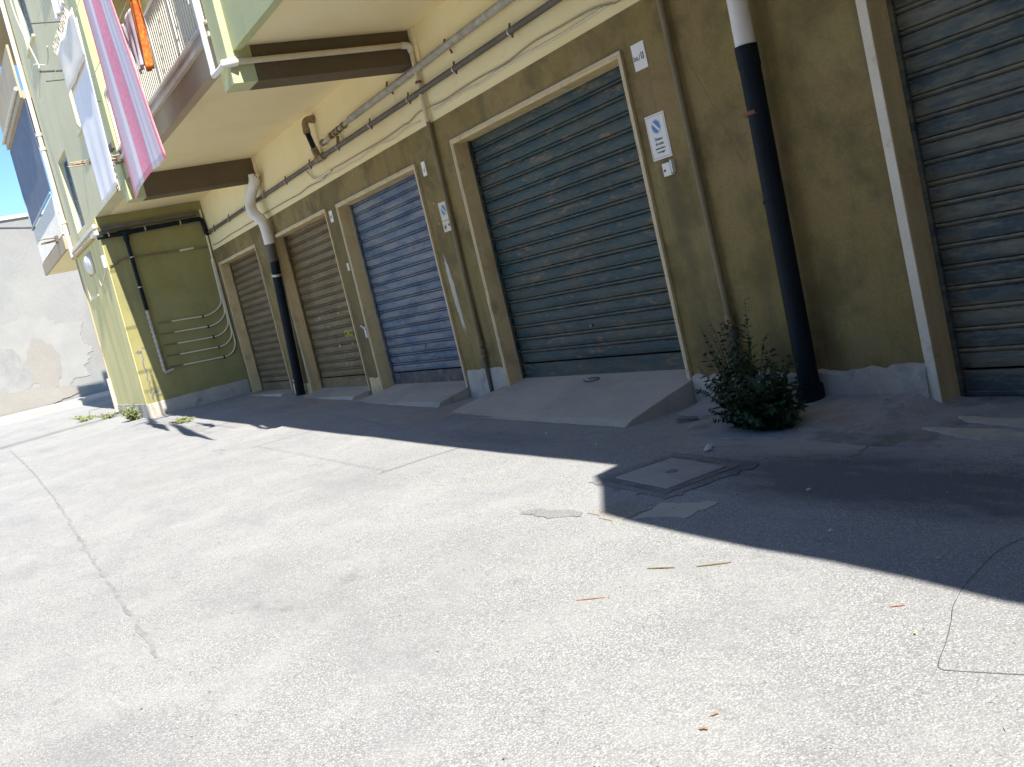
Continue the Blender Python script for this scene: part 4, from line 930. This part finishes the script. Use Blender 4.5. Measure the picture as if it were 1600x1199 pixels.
weed('grass_tuft', -23.2, 3.50, 50, .28, .40, m_grass, 'bright grass tuft against the front foot of the pier', 5, leaf=(.10, .012), z0=.30)
weed('grass_tuft', -27.2, 3.0, 26, .55, .18, m_grass, 'low grass tuft in the gutter left of the pier', 6, leaf=(.08, .012), z0=.39)
weed('grass_tuft', -25.9, 3.35, 26, .35, .12, m_grass, 'thin grass growing in the pavement joint between the pier and the gutter', 8, leaf=(.06, .010), z0=.37)
weed('grass_tuft', -19.3, 3.75, 24, .35, .05, m_grass, 'flat yellowish grass at the shadow edge right of the pier', 7, leaf=(.06, .010), z0=.22)

# ------------------------------------------------------------------ litter on the ground
def gp_(x, y, d=.0): return (x, y, gz(x, y)+d)
def stick(name, a, b, r, m, label, cat='twig'):
    ax, ay = a; bx_, by = b; mid = ((ax+bx_)/2+.004, (ay+by)/2-.003)
    return tag(MB().tube([gp_(ax, ay, r), gp_(*mid, r+.002), gp_(bx_, by, r)], [r*.8, r, r*.7], 7).build(name, m), label, cat)
stick('cane_piece', (-4.09, 2.35), (-3.985, 2.445), .0035, m_wood, 'orange brown cane piece lying on the sunlit asphalt')
stick('twig', (-4.09, 2.80), (-3.96, 2.87), .004, m_stem, 'grey brown twig on the asphalt below the shadow edge, the left of two')
stick('twig', (-3.86, 2.93), (-3.74, 3.05), .004, m_stem, 'grey brown twig on the asphalt below the shadow edge, the right of two')
stick('red_straw', (-2.755, 2.99), (-2.715, 3.03), .0025, m_redp, 'short red plastic straw on the asphalt near the right edge', 'straw')
def leaf_(name, x, y, l, w, ang, m, label):
    ca2, sa2 = math.cos(ang), math.sin(ang); P = []
    for t, ww in ((-1, 0), (-.5, .8), (.2, 1), (.8, .5), (1, 0), (.8, -.5), (.2, -1), (-.5, -.8)):
        P.append((x+t*l*ca2-ww*w*sa2, y+t*l*sa2+ww*w*ca2))
    v = [gp_(a, b, .006+(.006 if i % 3 == 0 else 0)) for i, (a, b) in enumerate(P)]
    mb = MB().idx(v, [tuple(range(8))]); o = mb.build(name, m); s_ = o.modifiers.new('s', 'SOLIDIFY'); s_.thickness = .0015
    return tag(o, label, 'leaf')
leaf_('dry_leaf', -2.64, 1.885, .017, .007, .6, m_wood, 'curled orange dry leaf near the bottom edge, the lower one')
leaf_('dry_leaf', -2.685, 1.975, .018, .004, 1.3, m_wood, 'narrow orange dry leaf near the bottom edge, the upper one')
leaf_('dry_leaf', -2.52, 2.84, .014, .005, 1.9, mat('pale_orange_leaf', [(.75, .42, .22), (.8, .5, .3)]), 'pale orange leaf scrap beside the thin wire')
tag(MB().tube(smooth_path([gp_(-2.4, 4.6, .003), gp_(-2.72, 3.85, .003), gp_(-2.66, 3.4, .003), gp_(-2.56, 3.13, .003), gp_(-2.47, 2.98, .003), gp_(-2.38, 2.82, .003), gp_(-2.325, 2.71, .003), gp_(-2.28, 2.655, .003), gp_(-2.2, 2.68, .003), gp_(-2.0, 2.77, .003), gp_(-1.6, 2.95, .003)], 6), .0011, 5).build('loose_wire', m_wire), 'thin dark wire lying in a loop on the ground at the right edge', 'wire')
tag(MB().tube(smooth_path([(-9.02, 5.90, .212), (-8.92, 5.87, .205), (-8.80, 5.88, .207), (-8.76, 5.93, .218), (-8.85, 5.96, .224), (-8.98, 5.94, .22)], 5), .006, 5).build('wire_loop', m_wire), 'small black wire loop lying at the foot of the teal shutter', 'wire')
def stone(x, y, r, m, label, seed=1, group=None):
    rnd = random.Random(seed); bm = bmesh.new(); bmesh.ops.create_icosphere(bm, subdivisions=2, radius=r)
    for v in bm.verts: v.co *= 1+.28*noise.noise(v.co*(1.3/r)+Vector((seed, 0, 0))); v.co.z *= .7
    me = bpy.data.meshes.new('stone'); bm.to_mesh(me); bm.free(); me.materials.append(m)
    o = bpy.data.objects.new('stone', me); C.objects.link(o); o.location = gp_(x, y, r*.5); o.rotation_euler = (0, 0, rnd.random()*6)
    return tag(o, label, 'stone', group)
stone(-5.68, 4.66, .028, m_pebble, 'white pebble near the weed bush, left of the pair', 1)
stone(-5.63, 4.60, .031, m_pebble, 'white pebble near the weed bush, right of the pair', 2)
tag(MB().tube(smooth_path([gp_(-6.75, 5.28, .03), gp_(-6.68, 5.22, .05), gp_(-6.58, 5.24, .04), gp_(-6.52, 5.3, .03)], 4), [.02]*13, 7).build('clod', m_joint), 'dark clod of earth on the ground right of the steep concrete ramp', 'clod')
for i, (x, y, rr_) in enumerate([(-4.2, 4.1, .014), (-3.6, 3.6, .012), (-3.1, 4.6, .015), (-6.9, 4.5, .016), (-4.6, 3.9, .011), (-3.4, 5.0, .018), (-2.9, 3.5, .010), (-8.0, 4.7, .015), (-5.0, 3.55, .012)]):
    stone(x, y, rr_, m_pebble if i % 2 else m_plas, 'tiny pale stone on the shaded paving', 10+i, 'tiny stones on the shaded paving')
# loose grit: small stones scattered over the asphalt, too many to count
rnd = random.Random(77); gm = MB()
for k in range(9000):
    x = -1.0-14*rnd.random()**1.7; y = rnd.uniform(.2, 5.3); s_ = rnd.uniform(.0015, .0055) * (2.4 if rnd.random() < .06 else 1)
    c = Vector(gp_(x, y, s_*.3)); pts = [c+Vector((rnd.uniform(-1, 1), rnd.uniform(-1, 1), rnd.uniform(.1, .9)))*s_ for _ in range(4)]
    gm.idx(pts, [(0, 1, 2), (0, 2, 3), (0, 3, 1), (1, 3, 2)])
tag(gm.build('grit', mat('grit', [(.16, .155, .15), (.45, .43, .40)], scale=60)), 'loose grit scattered over the asphalt', kind='stuff')

# ------------------------------------------------------------------ unseen building and wing, added to block sky light and darken the right
m_opp = mat('blocker_render', [(.16, .13, .09), (.20, .165, .11)], scale=.7, bump=.2)
ob = empty('sky_blocker_building', (2, -8, 0), 'brown rendered building on the other side of the street, out of frame', 'building')
fc = wall_holes(-9, 12, -1, 9.5, [(x, x+1.4, z, z+1.6) for x in (-7, -3, 1, 5) for z in (1.2, 4.6, 7.2)], -7.0, -6.8)
fc.build('blocker_facade', m_opp, ob)
MB().box(-9, 12, -7.4, -7.05, -1, 9.5).build('blocker_panes', m_glass, ob)
MB().box(5.8, 12, -6.8, 3.6, -1, 5.6).build('blocker_wing', m_opp, ob)
